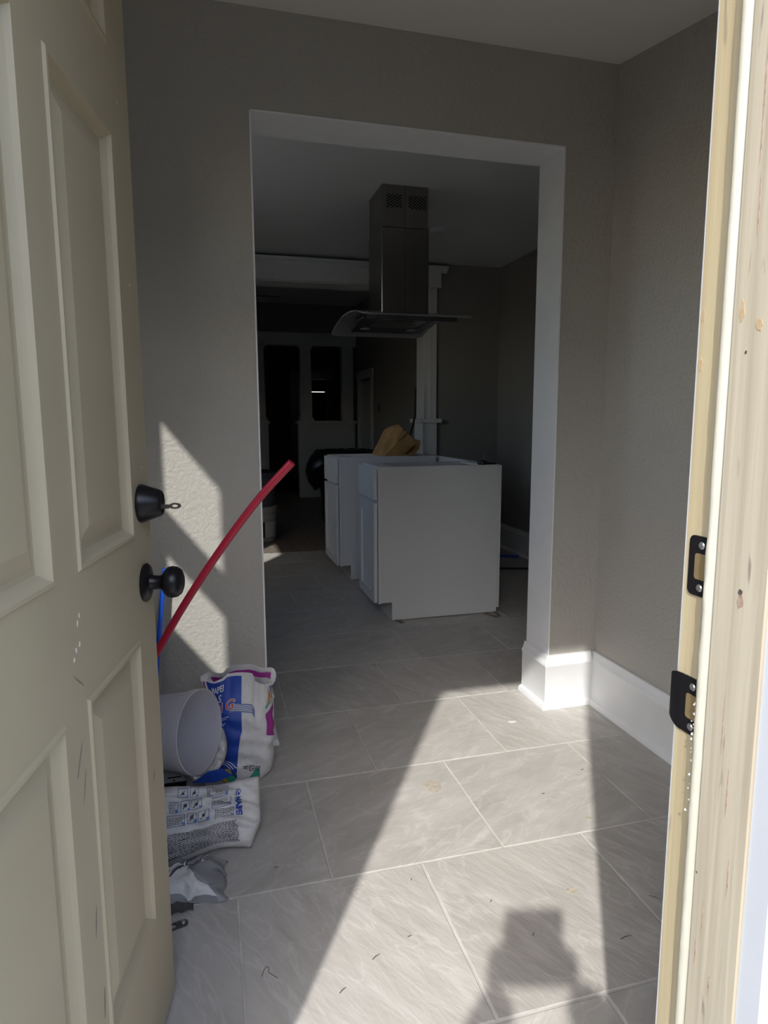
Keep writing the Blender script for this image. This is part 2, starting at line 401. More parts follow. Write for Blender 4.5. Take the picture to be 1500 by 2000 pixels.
B(KL-0.06, KL-0.057, wy0+f, wy1-f, wz0+f, wz1-f).build('pane', PANE, w2)
struct(B(KL-0.12, KX+0.12, 0.06, KB+0.2, KZ, KZ+0.1).build('ceiling', KCEIL), 'flat grey-white kitchen ceiling above the range hood', 'ceiling')
# back wall of the kitchen with the cased opening
OX = 0.363; OZ = 2.235; BY1 = 3.405
mb = MB(); mb.box(OX, KX, KB, BY1, 0, KZ); mb.box(KL, OX, KB, BY1, OZ, KZ)
struct(mb.build('wall_kitchen_back', DIM_PAINT), 'dim greige kitchen wall around the cased opening to the dining room', 'wall')
cs = empty('trim_2', (OX, KB, 0)); struct(cs, 'white cased opening with header cornice, square post and pedestal behind the hood', 'trim')
B(OX, 0.466, KB-0.022, KB+0.001, 1.142, 2.24).build('post', WHITE, cs, bevel=0.002)
B(OX-0.004, OX+0.001, KB-0.022, BY1+0.02, 1.142, 2.24).build('jamb_board', WHITE, cs)
B(OX+0.045, OX+0.052, KB-0.028, KB-0.020, 1.142, 2.24).build('bead', WHITE, cs)
B(KL, 0.502, KB-0.028, KB+0.001, 2.238, 2.365).build('header', WHITE, cs, bevel=0.002)
MB().prism([(KB+0.001, 2.36), (KB-0.032, 2.36), (KB-0.04, 2.378), (KB-0.07, 2.392), (KB-0.075, 2.408), (KB+0.001, 2.408)], KL, 0.55, 'x').build('cornice', WHITE, cs)
B(KL, OX, KB-0.02, BY1+0.02, 2.228, 2.238).build('head_board', WHITE, cs)
B(KL, 0.49, KB-0.038, KB-0.02, 2.238, 2.256).build('fillet', WHITE, cs)
B(OX-0.02, 0.470, KB-0.03, BY1+0.03, 0, 1.108).build('pedestal', WHITE, cs, bevel=0.002)
B(OX-0.055, 0.505, KB-0.062, BY1+0.06, 1.108, 1.142).build('pedestal_cap', WHITE, cs, bevel=0.003)

# ---- dining room and front room shells
DZ, DX, CY = 2.78, 0.70, 7.40
DPAINT = PAINT
dy0, dy1, dz = 6.45, 7.10, 1.70
mb = MB()
mb.box(DX, DX+0.14, BY1, dy0, 0, DZ); mb.box(DX, DX+0.14, dy1, CY+0.12, 0, DZ); mb.box(DX, DX+0.14, dy0, dy1, dz, DZ)
struct(mb.build('wall_dining_right', DIM_PAINT), 'dark dining room wall with a narrow doorway', 'wall')
vy0, vy1, vz0, vz1 = 4.7, 5.12, 1.08, 1.46  # unseen opening added so sky light brightens the dining room
mb = MB(); mb.box(KL-0.12, KL, BY1-0.2, vy0, 0, DZ); mb.box(KL-0.12, KL, vy1, CY+0.1, 0, DZ); mb.box(KL-0.12, KL, vy0, vy1, 0, vz0); mb.box(KL-0.12, KL, vy0, vy1, vz1, DZ)
struct(mb.build('wall_dining_left', DIM_PAINT), 'dining room side wall with a small added window', 'wall')
w4 = empty('window_added', (KL-0.06, (vy0+vy1)/2, vz0)); struct(w4, 'small unseen window added to brighten the dining room', 'window')
mb = MB()
for a in ((vy0, vy0+f, vz0, vz1), (vy1-f, vy1, vz0, vz1), (vy0, vy1, vz0, vz0+f), (vy0, vy1, vz1-f, vz1)): mb.box(KL-0.07, KL-0.045, *a)
mb.build('window_frame', WHITE, w4)
B(KL-0.06, KL-0.057, vy0+f, vy1-f, vz0+f, vz1-f).build('pane', PANE, w4)
struct(B(KL-0.12, DX+0.14, BY1, CY+0.12, DZ, DZ+0.1).build('ceiling', KCEIL), 'high dining room ceiling with the fan', 'ceiling')
struct(B(KL-0.12, KX+0.12, BY1-0.185, BY1, KZ, DZ+0.1).build('wall_dining_front', DIM_PAINT), 'upper dining wall above the cased opening', 'wall')
# unseen box added behind the doorway to keep sky light out
mb = MB(); mb.box(DX+0.14, 1.7, dy0-0.2, dy0-0.1, 0, 2.2); mb.box(DX+0.14, 1.7, dy1+0.1, dy1+0.2, 0, 2.2); mb.box(1.7, 1.8, dy0-0.2, dy1+0.2, 0, 2.2); mb.box(DX+0.14, 1.8, dy0-0.2, dy1+0.2, 2.2, 2.3)
struct(mb.build('wall_added_box', DIM_PAINT), 'unseen box of walls added to keep the narrow dining room doorway dark', 'wall')
dc = empty('door_2', (DX, (dy0+dy1)/2, 0)); struct(dc, 'narrow white-cased doorway in the dining room wall', 'door')
B(DX-0.02, DX+0.001, dy0-0.11, dy0, 0, dz+0.005).build('casing', WHITE, dc); B(DX-0.02, DX+0.001, dy1, dy1+0.11, 0, dz+0.005).build('casing', WHITE, dc)
B(DX-0.024, DX+0.001, dy0-0.13, dy1+0.13, dz, dz+0.12).build('header', WHITE, dc)
B(DX, DX+0.14, dy1-0.012, dy1+0.001, 0, dz).build('jamb_board', WHITE, dc); B(DX, DX+0.14, dy0-0.001, dy0+0.012, 0, dz).build('jamb_board', WHITE, dc)
# light switch
sw = empty('light_switch', (DX-0.006, 6.05, 1.23)); tag(sw, 'small dark switch plate on the dining room wall beside the doorway', 'switch')
B(DX-0.006, DX-0.0005, 6.01, 6.09, 1.23, 1.35).build('plate', mat('dark_plate', (0.08, 0.08, 0.085), 0.5), sw, bevel=0.002)
B(DX-0.014, DX-0.006, 6.043, 6.057, 1.275, 1.305).build('toggle', BLACKP, sw)
# colonnade
struct(B(KL-0.12, DX, CY, CY+0.12, 2.38, DZ).build('wall_dining_back', DIM_PAINT), 'dark wall above the colonnade beam', 'wall')
cl = empty('trim_3', (0.25, CY, 0)); struct(cl, 'white colonnade with square columns on panelled half walls', 'trim')
B(KL, DX, CY-0.03, CY+0.15, 2.20, 2.38).build('beam', WHITE, cl, bevel=0.003)
def column(x0, x1):
    c = 0.5*(x0+x1); w = 0.5*(x1-x0); mb = MB()
    pr = [(w*1.32, 1.127), (w*1.32, 1.15), (w*1.1, 1.17), (w*1.04, 1.19), (w*0.92, 2.13), (w*1.0, 2.15), (w*1.3, 2.19), (w*1.3, 2.20)]
    vs = []; fs = []
    for r_, z in pr: vs += [(c-r_, CY+0.06-r_, z), (c+r_, CY+0.06-r_, z), (c+r_, CY+0.06+r_, z), (c-r_, CY+0.06+r_, z)]
    for j in range(len(pr)-1):
        for i in range(4): fs.append((j*4+i, j*4+(i+1) % 4, j*4+4+(i+1) % 4, j*4+4+i))
    mb.add(vs, fs); return mb.build('column', WHITE, cl)
column(-0.127, 0.038); column(-0.80, -0.635)
B(0.494, 0.66, CY-0.01, CY+0.13, 1.127, 2.20).build('pilaster', WHITE, cl)
for x0, x1 in ((-0.16, 0.68), (-1.50, -0.60)):
    hw = B(x0, x1, CY-0.02, CY+0.14, 0, 1.085).build('half_wall', WHITE, cl)
    B(x0+0.01, x0+0.11, CY-0.032, CY-0.019, 0.0, 1.08).build('stile', WHITE, hw); B(x1-0.12, x1-0.01, CY-0.032, CY-0.019, 0.0, 1.08).build('stile', WHITE, hw)
    B(x0+0.11, x1-0.12, CY-0.032, CY-0.019, 0.96, 1.08).build('rail', WHITE, hw); B(x0+0.11, x1-0.12, CY-0.032, CY-0.019, 0.0, 0.16).build('rail', WHITE, hw)
    B(x0-0.03, x1+0.018, CY-0.07, CY+0.19, 1.085, 1.127).build('shelf', WHITE, cl, bevel=0.006)
# front room
FY = 11.0
mb = MB(); mb.box(KL-0.12, KL, CY+0.1, FY+0.1, 0, 2.7); mb.box(2.1, 2.2, CY+0.1, FY+0.1, 0, 2.7); mb.box(DX+0.02, 2.2, CY+0.12, CY+0.22, 0, 2.7)
struct(mb.build('wall_front_room', DIM_PAINT), 'unlit side walls of the far front room', 'wall')
struct(B(KL-0.12, 2.2, CY+0.12, FY+0.1, 2.7, 2.8).build('ceiling', KCEIL), 'unlit ceiling of the far front room', 'ceiling')
sx0, sx1, sz0, sz1 = 0.50, 0.90, 0.75, 1.95
mb = MB(); mb.box(KL, sx0, FY, FY+0.1, 0, 2.7); mb.box(sx1, 2.1, FY, FY+0.1, 0, 2.7); mb.box(sx0, sx1, FY, FY+0.1, 0, sz0); mb.box(sx0, sx1, FY, FY+0.1, sz1, 2.7)
struct(mb.build('wall_street', DIM_PAINT), 'far dark wall with the shaded window', 'wall')
w3 = empty('window_3', (0.7, FY, sz0)); struct(w3, 'far window behind the colonnade, shaded but for thin bright slits', 'window')
SHADE = mat('dark_blind', (0.02, 0.02, 0.024), 0.9)
mb = MB()
for a in ((sx0, sx0+0.03, sz0, sz1), (sx1-0.03, sx1, sz0, sz1), (sx0, sx1, sz0, sz0+0.03), (sx0, sx1, sz1-0.03, sz1)): mb.box(a[0], a[1], FY+0.03, FY+0.06, a[2], a[3])
mb.build('window_frame', WHITE, w3)
B(sx0+0.03, sx1-0.03, FY+0.044, FY+0.047, sz0+0.03, sz1-0.03).build('pane', PANE, w3)
B(sx0-0.005, sx1+0.005, FY-0.012, FY-0.004, 1.706, 1.94).build('upper_blind', SHADE, w3)
B(sx0-0.005, sx1+0.005, FY-0.012, FY-0.004, sz0-0.02, 1.697).build('lower_blind', SHADE, w3)
B(sx0-0.1, sx1+0.1, FY-0.03, FY, 1.955, 2.11).build('header', WHITE, w3)
B(0.18, 0.36, FY-0.025, FY, 0, 2.1).build('trim_4', WHITE); struct(bpy.data.objects['trim_4'], 'dim door casing on the far front room wall', 'trim')

# ---- outside
struct(B(-14, 14, -16, 26, -0.6, -0.34).build('ground', mat('packed_ground', (0.24, 0.225, 0.19), 0.95, var=0.2, vscale=1.5)), 'dry ground around the house', 'ground')
struct(B(-2.9, 0.6, -2.12, YO, -0.34, -0.04).build('porch_step', mat('concrete', (0.42, 0.41, 0.39), 0.9, var=0.15, vscale=8)), 'concrete step below the entry door', 'step')

# unseen house block added behind the photographer to darken the low sky
nh = empty('sky_blocking_house', (-1.5, -13.0, -0.34)); tag(nh, 'unseen house block added across the yard to darken the low sky', 'house')
SIDING = mat('siding', (0.30, 0.29, 0.27), 0.8)
B(-10.0, 7.0, -17.0, -12.0, -0.34, 3.3).build('wall', SIDING, nh)
MB().prism([(-11.6, 3.3), (-14.5, 5.9), (-17.4, 3.3)], -10.4, 7.4, 'x').build('roof', mat('shingle', (0.10, 0.095, 0.09), 0.9), nh)
for wx in (-6.5, -2.0, 3.0): B(wx, wx+1.1, -12.02, -11.97, 0.7, 2.0).build('window', mat('dark_pane', (0.04, 0.045, 0.05), 0.2), nh)

# ---- baseboards
BBP = [(0, 0), (0.018, 0), (0.018, 0.168), (0.021, 0.172), (0.021, 0.180), (0.016, 0.186), (0.012, 0.200), (0.008, 0.212), (0, 0.213)]
SHP = [(0.017, 0), (0.033, 0), (0.033, 0.010), (0.028, 0.020), (0.017, 0.024)]
def baseboard(name, path, label):
    o = struct(MB().sweep(BBP, path).build(name, WHITE, smooth=40), label, 'baseboard')
    MB().sweep(SHP, path).build('shoe_moulding', WHITE, o, smooth=40)
    return o
baseboard('baseboard_back', [(0.0-0.018, 0), (xR-e_, 0), (xR-e_, TH+0.002)], 'tall white baseboard wrapping the partition corner into the opening')
baseboard('baseboard_right', [(0, 0.0), (0, YI)][::-1], 'tall white baseboard along the greige entry wall')
baseboard('baseboard_left', [(-2.18, 0), (xL+e_, 0), (xL+e_, TH+0.002)][::-1], 'tall white baseboard behind the grout bags')
baseboard('baseboard_kitchen', [(KX, KB), (KX, TH)][::-1], 'dim white baseboard along the kitchen wall')
baseboard('baseboard_dining', [(DX, dy0-0.11), (DX, BY1)][::-1], 'dim white baseboard along the dining room wall')

# ================================================================== DOOR FRAME (right jamb, left jamb, head)
fr = empty('trim_5', (JR, YI, 0)); struct(fr, 'sunlit worn door jamb with cream weatherstrip and black strike plates', 'trim')
YS = -1.7290                               # rabbet shoulder
B(JR, JR+0.033, YS, YI, -0.03, 2.045).build('rabbet_board', JAMB, fr, bevel=0.0015)
B(JR-0.013, JR+0.033, YO+0.003, YS-0.0008, -0.03, 2.045).build('outer_board', BOARD, fr, bevel=0.0012)
B(JL-0.033, JL, YS, YI, -0.03, 2.045).build('rabbet_board', JAMB, fr, bevel=0.0015)
B(JL-0.033, JL+0.013, YO+0.003, YS-0.0008, -0.03, 2.045).build('outer_board', BOARD, fr, bevel=0.0012)
B(JL, JR, YO, YI, 2.030, 2.045).build('head_board', JAMB, fr)
def wsurf(x0, sgn):
    mb = MB()
    def fn(u, v):
        a = -0.15*math.pi + u*1.3*math.pi; z = v*2.03
        q = 0.0006*nz((0, 0, z), 14) + (0.0014*max(0, nz((u*3, 3, z), 55))*(1 if abs(z-0.80) < 0.22 else 0.25))
        return Vector((x0 - sgn*(0.0035 + (0.0085+q)*math.sin(a)*1.1 - 0.001), YS + 0.0075 + (0.0072+q)*math.cos(a), z))
    mb.grid(fn, 12, 260)
    return mb.build('weatherstrip', WSTRIP, fr, smooth=60)
wsurf(JR-0.003, 1); wsurf(JL+0.003, -1)
# exterior white casing
EXT = mat('exterior_white', (0.40, 0.42, 0.46), 0.35, var=0.05, vscale=10)
mb = MB()
mb.prism([(JR-0.010, YO+0.003), (JR-0.010, YO-0.020), (JR-0.006, YO-0.026), (JR+0.006, YO-0.030), (JR+0.10, YO-0.034), (JR+0.10, YO+0.003)], -0.03, 2.06, 'z')
mb.build('exterior_casing', EXT, fr)
mb = MB()
mb.prism([(JL+0.010, YO+0.003), (JL+0.010, YO-0.008), (JL+0.004, YO-0.017), (JL-0.006, YO-0.022), (JL-0.10, YO-0.026), (JL-0.10, YO+0.003)], -0.03, 2.06, 'z')
mb.build('exterior_casing', EXT, fr)
B(JR+0.010, JR+0.075, YI-0.0005, YI+0.014, 0, 2.045).build('interior_casing', WHITE, fr, bevel=0.002)
B(JL-0.075, JL-0.010, YI-0.0005, YI+0.014, 0, 2.045).build('interior_casing', WHITE, fr, bevel=0.002)
BRASS = mat('worn_brass', (0.40, 0.30, 0.16), 0.4, metal=0.7)
SCREW = mat('screw_steel', (0.5, 0.5, 0.5), 0.35, metal=0.9)
def rrect(w, h, r, n=6):
    pts = []
    for cx, cy, a0 in ((w-r, h-r, 0), (-w+r, h-r, 90), (-w+r, -h+r, 180), (w-r, -h+r, 270)):
        for i in range(n+1):
            a = R(a0+90*i/n); pts.append((cx+r*math.cos(a), cy+r*math.sin(a)))
    return pts
def strike(zc_, lip):
    h = 0.029
    yc = -1.6985
    out = [(yc+p[0], zc_+p[1]) for p in rrect(0.0155, h, 0.006)]
    sp = MB().prism(out, JR-0.0022, JR+0.002, 'x').build('strike_plate', BLACKM, fr, bevel=0.0005)
    if lip:   # curved lip that wraps past the inner edge of the jamb
        def fn(u, v):
            a = u*R(70); t = (v-0.5)*2
            hh = h*(1 - 0.22*u*u)
            yy = yc+0.012 + 0.015*u + 0.008*math.sin(a); xx = JR-0.0022 + 0.007*(1-math.cos(a))
            return Vector((xx, yy, zc_ + t*hh))
        MB().grid(fn, 8, 8).build('lip', BLACKM, sp, smooth=60, solid=0.0014)
    hole = [(yc-0.001+p[0], zc_+p[1]) for p in rrect(0.0075, 0.0125, 0.003)]
    MB().prism(hole, JR-0.0026, JR+0.001, 'x').build('latch_hole', BRASS, sp)
    for s in (-1, 1):
        MB().lathe([(0.0, 0.0014), (0.003, 0.0010), (0.0038, 0)], 12, zto((JR-0.0022, yc-0.001, zc_+s*0.0205), (-1, 0, 0))).build('screw', SCREW, sp, smooth=40)
strike(0.850, True); strike(0.990, False)
def xmark(name, x, y, z, wy, wz, m, parent, seed, th=0.0004, n_=14):
    rnd = random.Random(seed); pts = [(y+wy*math.cos(2*math.pi*i/n_)*rnd.uniform(.55, 1.1), z+wz*math.sin(2*math.pi*i/n_)*rnd.uniform(.55, 1.1)) for i in range(n_)]
    return MB().prism(pts, x-th, x+0.0002, 'x').build(name, m, parent)
OB, RB = bpy.data.objects['outer_board'], bpy.data.objects['rabbet_board']
RUST = mat('rust_stain', (0.335, 0.275, 0.175), 0.8, col2=(0.31, 0.20, 0.095), vscale=110); KNOT = mat('knot', (0.20, 0.135, 0.10), 0.8, col2=(0.34, 0.27, 0.22), vscale=120); NAILH = mat('nail_hole', (0.05, 0.045, 0.04), 0.8)
xmark('knot', JR-0.013, -1.7608, 0.974, 0.0035, 0.0085, KNOT, OB, 2); xmark('knot', JR-0.013, -1.7600, 0.982, 0.0025, 0.003, NAILH, OB, 3, 0.0006)
xmark('rust_stain', JR-0.013, -1.7400, 1.2185, 0.0035, 0.0100, RUST, OB, 4); xmark('rust_stain', JR-0.013, -1.7590, 1.204, 0.004, 0.0060, RUST, OB, 5)
xmark('nail_hole', JR-0.013, -1.7471, 1.1838, 0.0012, 0.0016, NAILH, OB, 6); xmark('nail_hole', JR-0.013, -1.7330, 0.70, 0.0010, 0.0014, NAILH, OB, 7)
for i, (yy, zz, w, h) in enumerate(((-1.7475, 1.375, .0009, .05), (-1.7500, 1.30, .0008, .03), (-1.762, 0.80, .0007, .03), (-1.752, 0.86, .0006, .035), (-1.744, 0.66, .0006, .02), (-1.770, 0.72, .0007, .018), (-1.757, 0.60, .0008, .012), (-1.738, 0.62, .0006, .016))):
    xmark('crack', JR-0.013, yy, zz, w, h, KNOT, OB, 20+i, 0.0003)
xmark('rust_stain', JR, -1.6800, 1.2235, 0.0040, 0.0065, RUST, RB, 8); xmark('rust_stain', JR, -1.6800, 1.180, 0.0035, 0.0075, RUST, RB, 9)
mb = MB(); rnd = random.Random(4)             # white paint crumbs stuck along the weatherstrip
for i in range(46):
    zz = rnd.gauss(0.815, 0.035); yy = YS+0.0145+rnd.uniform(-0.0015, 0.0025); xx = JR-0.0095+rnd.uniform(-0.004, 0.003); r_ = rnd.uniform(0.0006, 0.0019)
    vs = [Vector((xx, yy, zz))+Vector(d)*r_*rnd.uniform(.6, 1.3) for d in ((1, 0, 0), (-1, 0, 0), (0, 1, 0), (0, -1, 0), (0, 0, 1), (0, 0, -1))]
    mb.add(vs, [(0, 2, 4), (2, 1, 4), (1, 3, 4), (3, 0, 4), (2, 0, 5), (1, 2, 5), (3, 1, 5), (0, 3, 5)])
mb.build('paint_crumbs', mat('crumb_white', (0.55, 0.54, 0.50), 0.8), fr)['kind'] = 'stuff'
B(JL, JR, YO-0.03, YI, -0.03, 0.004).build('threshold', mat('aluminium', (0.5, 0.5, 0.5), 0.4, metal=0.8), fr, bevel=0.003)

# ================================================================== ENTRY DOOR (six-panel, open inwards)
DW, DH, DT = 0.757, 2.020, 0.044
DA = R(10.5)
lead = Vector((-1.571, -0.983, 0))         # leading bottom corner of the visible face
# local frame: x runs back from the leading edge to the hinge, z up, y = out of the visible face
dM = basis(lead, (-math.sin(DA), -math.cos(DA), 0), (math.cos(DA), -math.sin(DA), 0), (0, 0, 1))
door = bpy.data.objects.new('door_1', None); COL.objects.link(door); door.matrix_world = dM; WORLD['door_1'] = Vector((0, 0, 0))
struct(door, 'beige six-panel entry door standing open, with black knob and keyed deadbolt', 'door')
Z0 = 0.012
xs = [0, 0.100, 0.338, 0.412, 0.650, DW]; cols = [(0.100, 0.338), (0.412, 0.650)]
rows_ = [(0.245, 0.766), (0.937, 1.562), (1.682, 1.905)]
zs = [Z0, 0.245, 0.766, 0.937, 1.562, 1.682, 1.905, DH]
mb = MB()
for i in range(len(xs)-1):
    for j in range(len(zs)-1):
        pan = any(abs(xs[i]-c[0]) < 1e-6 for c in cols) and any(abs(zs[j]-r_[0]) < 1e-6 for r_ in rows_)
        q = [(xs[i], zs[j]), (xs[i+1], zs[j]), (xs[i+1], zs[j+1]), (xs[i], zs[j+1])]
        if not pan: mb.add([(p[0], 0, p[1]) for p in q], [(0, 1, 2, 3)])
        mb.add([(p[0], -DT, p[1]) for p in q], [(3, 2, 1, 0)])
for (a, b) in (((0, Z0), (0, DH)), ((DW, Z0), (DW, DH)), ((0, Z0), (DW, Z0)), ((0, DH), (DW, DH))):
    mb.add([(a[0], 0, a[1]), (b[0], 0, b[1]), (b[0], -DT, b[1]), (a[0], -DT, a[1])], [(0, 1, 2, 3)])
leaf = mb.build('door_leaf', DOORP, door)
PPROF = [(0.0, 0.0), (0.003, 0.0035), (0.008, 0.0035), (0.012, -0.003), (0.020, -0.011), (0.026, -0.011), (0.050, -0.003), (0.053, -0.002)]
for c in cols:
    for r_ in rows_:
        vs = []; fs = []
        for ins, dy in PPROF:
            vs += [(c[0]+ins, dy, r_[0]+ins), (c[1]-ins, dy, r_[0]+ins), (c[1]-ins, dy, r_[1]-ins), (c[0]+ins, dy, r_[1]-ins)]
        for j in range(len(PPROF)-1):
            for i in range(4): fs.append((j*4+i, j*4+(i+1) % 4, j*4+4+(i+1) % 4, j*4+4+i))
        k = (len(PPROF)-1)*4; fs.append((k, k+1, k+2, k+3))
        MB().add(vs, fs).build('panel', DOORP, door)
B(0.002, DW-0.002, -DT+0.006, -0.004, 0.001, Z0+0.001).build('door_sweep', mat('sweep_rubber', (0.05, 0.04, 0.035), 0.8), door)
# edge wear: small paint chips, scuffs
CHIP = mat('paint_chip', (0.78, 0.76, 0.70), 0.6); SCUFF = mat('scuff', (0.20, 0.18, 0.16), 0.8)
def mark(x, z, w, h, ang, m, name):
    pts = []
    for i in range(8):
        a = 2*math.pi*i/8; px, pz = w*math.cos(a)*random.uniform(.6, 1.1), h*math.sin(a)*random.uniform(.6, 1.1)
        pts.append((x+px*math.cos(ang)-pz*math.sin(ang), z+px*math.sin(ang)+pz*math.cos(ang)))
    MB().prism(pts, 0.0001, 0.0005, 'y').build(name, m, leaf)
leaf_marks = [(0.352, 0.875, .002, .005, .2), (0.345, 0.882, .002, .004, .1), (0.362, 0.842, .002, .005, -.3), (0.350, 0.846, .002, .005, .3), (0.37, 0.832, .002, .004, .6), (0.045, 1.35, .0015, .003, 0), (0.06, 1.62, .0015, .003, .4), (0.03, 1.05, .001, .002, 0), (0.36, 1.60, .0015, .004, .2)]
for a in leaf_marks: mark(*a, CHIP, 'chip')
for a in [(0.375, 0.70, .0015, .03, .5), (0.365, 0.66, .0012, .022, .35), (0.36, 0.46, .0015, .02, .2), (0.35, 0.33, .002, .03, .15), (0.376, 0.29, .002, .02, .3), (0.355, 0.25, .002, .016, .1), (0.06, 0.50, .0012, .014, .4), (0.33+.03, 0.80, .0012, .028, -.9), (0.022, 0.93, .002, .002, 0)]: mark(*a, SCUFF, 'scuff')
# deadbolt with key
KX_ = 0.052
dbz, knz = 0.990, 0.852
def ylathe(x, z, prof, n=36): return MB().lathe([(r_, h) for r_, h in prof], n, basis((x, 0, z), (1, 0, 0), (0, 0, -1), (0, 1, 0)), cap0=True, cap1=True)
db = ylathe(KX_, dbz, [(0.0325, 0.0), (0.033, 0.003), (0.0315, 0.008), (0.0225, 0.034), (0.0205, 0.036), (0.017, 0.0365), (0.0165, 0.034), (0.006, 0.034), (0.0, 0.0345)]).build('deadbolt', BLACKM, door, smooth=35)
mb = MB()
km = Matrix.Rotation(R(0), 4, 'Y')
KEY = mat('key_bronze', (0.12, 0.10, 0.085), 0.45, metal=0.8)
zk = dbz-0.006
mb.box(KX_-0.001, KX_+0.001, 0.034, 0.048, zk-0.0035, zk+0.0035)
ring = 14
for i in range(ring):
    a0, a1 = 2*math.pi*i/ring, 2*math.pi*(i+1)/ring
    def rp(a, rx, rz): return (KX_, 0.0575+rx*math.cos(a), zk+0.001+rz*math.sin(a))
    q = [rp(a0, .0105, .0052), rp(a1, .0105, .0052), rp(a1, .0050, .0024), rp(a0, .0050, .0024)]
    mb.add([(p[0]-.001, p[1], p[2]) for p in q]+[(p[0]+.001, p[1], p[2]) for p in q], [(0,1,2,3), (7,6,5,4), (0,4,5,1), (1,5,6,2), (2,6,7,3), (3,7,4,0)])
mb.build('key', KEY, db)['label'] = 'small dark key left in the deadbolt'
ro = ylathe(KX_, knz, [(0.0325, 0.0), (0.0335, 0.004), (0.030, 0.008), (0.018, 0.011)]).build('rosette', BLACKM, door, smooth=35)
kb = ylathe(KX_, knz, [(0.0145, 0.010), (0.0125, 0.016), (0.0118, 0.026), (0.014, 0.031), (0.021, 0.034), (0.0262, 0.040), (0.0278, 0.048), (0.0262, 0.056), (0.0215, 0.062), (0.013, 0.0655), (0.0, 0.0665)], 40).build('knob', BLACKM, door, smooth=50)

# ================================================================== KITCHEN ISLAND CABINETS
def cabinet(name, label, y0, y1, x0, x1):
    t = empty(name, ((x0+x1)/2, (y0+y1)/2, 0)); tag(t, label, 'cabinet', None)
    zt = 0.876; tk = 0.108
    poly = [(x0+0.078, 0.004), (x1, 0.004), (x1, zt), (x0+0.02, zt), (x0+0.02, tk), (x0+0.078, tk)]
    sd = MB().prism(poly, y0, y0+0.016, 'y').build('side_panel', CABW, t, bevel=0.001)
    MB().prism(poly, y1-0.016, y1, 'y').build('side_panel', CABW, t, bevel=0.001)
    B(x1-0.012, x1-0.001, y0+0.016, y1-0.016, 0.05, zt-0.001).build('back_panel', CABW, t)
    B(x0+0.03, x1-0.012, y0+0.016, y1-0.016, tk, tk+0.016).build('bottom_panel', CABIN, t)
    B(x0+0.078, x0+0.092, y0+0.016, y1-0.016, 0.004, tk).build('toe_kick', CABW, t)
    ff = MB(); fx0, fx1 = x0, x0+0.02
    ff.box(fx0, fx1, y0-0.001, y0+0.038, tk-0.003, zt); ff.box(fx0, fx1, y1-0.038, y1+0.001, tk-0.003, zt)
    ff.box(fx0, fx1, y0+0.038, y1-0.038, zt-0.035, zt); ff.box(fx0, fx1, y0+0.038, y1-0.038, tk-0.003, tk+0.035); ff.box(fx0, fx1, y0+0.038, y1-0.038, 0.665, 0.70)
    ff.build('face_frame', CABW, t, bevel=0.0008)
    d0, d1 = y0+0.004, y1-0.004; X0, X1 = x0-0.0245, x0-0.0050
    dr = B(X0, X1, d0, d1, 0.694, 0.868).build('drawer_front', CABW, t, bevel=0.0025)
    dm = MB(); za, zb = tk+0.004, 0.676; s = 0.058
    dm.box(X0, X1, d0, d0+s, za, zb); dm.box(X0, X1, d1-s, d1, za, zb); dm.box(X0, X1, d0+s, d1-s, za, za+s); dm.box(X0, X1, d0+s, d1-s, zb-s, zb)
    dd = dm.build('cabinet_door', CABW, t, bevel=0.0012)
    B(X0+0.010, X1-0.002, d0+s-0.004, d1-s+0.004, za+s-0.004, zb-s+0.004).build('centre_panel', CABW, dd)
    for xx in (x0+0.02, x1-0.09): B(xx, xx+0.078, y0+0.016, y1-0.016, zt-0.014, zt-0.001).build('stretcher', CABW, t)
    return t
CX0, CX1 = -0.570, 0.150
cabinet('base_cabinet', 'white base cabinet whose large plain side panel faces the entry', 1.236, 1.616, CX0, CX1)
cabinet('base_cabinet', 'white base cabinet carrying the crumpled brown paper bag', 2.232, 2.690, CX0-0.02, CX1-0.03)
tag(B(CX1+0.001, CX1+0.017, 1.236, 2.69, 0.03, 0.872).build('island_panel', CABW, bevel=0.001), 'long white panel joining the two island cabinets at the back', 'panel')
SHIM = mat('shim_cedar', (0.30, 0.24, 0.18), 0.85, var=0.3, vscale=20)
for i, (x, y_, a, l1, l2) in enumerate(((-0.455, 1.222, 12, .045, .03), (0.095, 1.180, 24, .05, .028), (0.140, 1.195, -8, .05, .022))):
    M = Matrix.Translation((x, y_, 0)) @ Matrix.Rotation(R(a), 4, 'Z')
    o = MB().prism([(-l1, 0.0003), (l1, 0.0003), (l1, 0.0065), (-l1, 0.0015)], -l2/2, l2/2, 'x', M=M).build('wood_shim', SHIM)
    tag(o, 'thin wooden shim poking out under the cabinet side panel', 'shim', 'shims under the near cabinet')

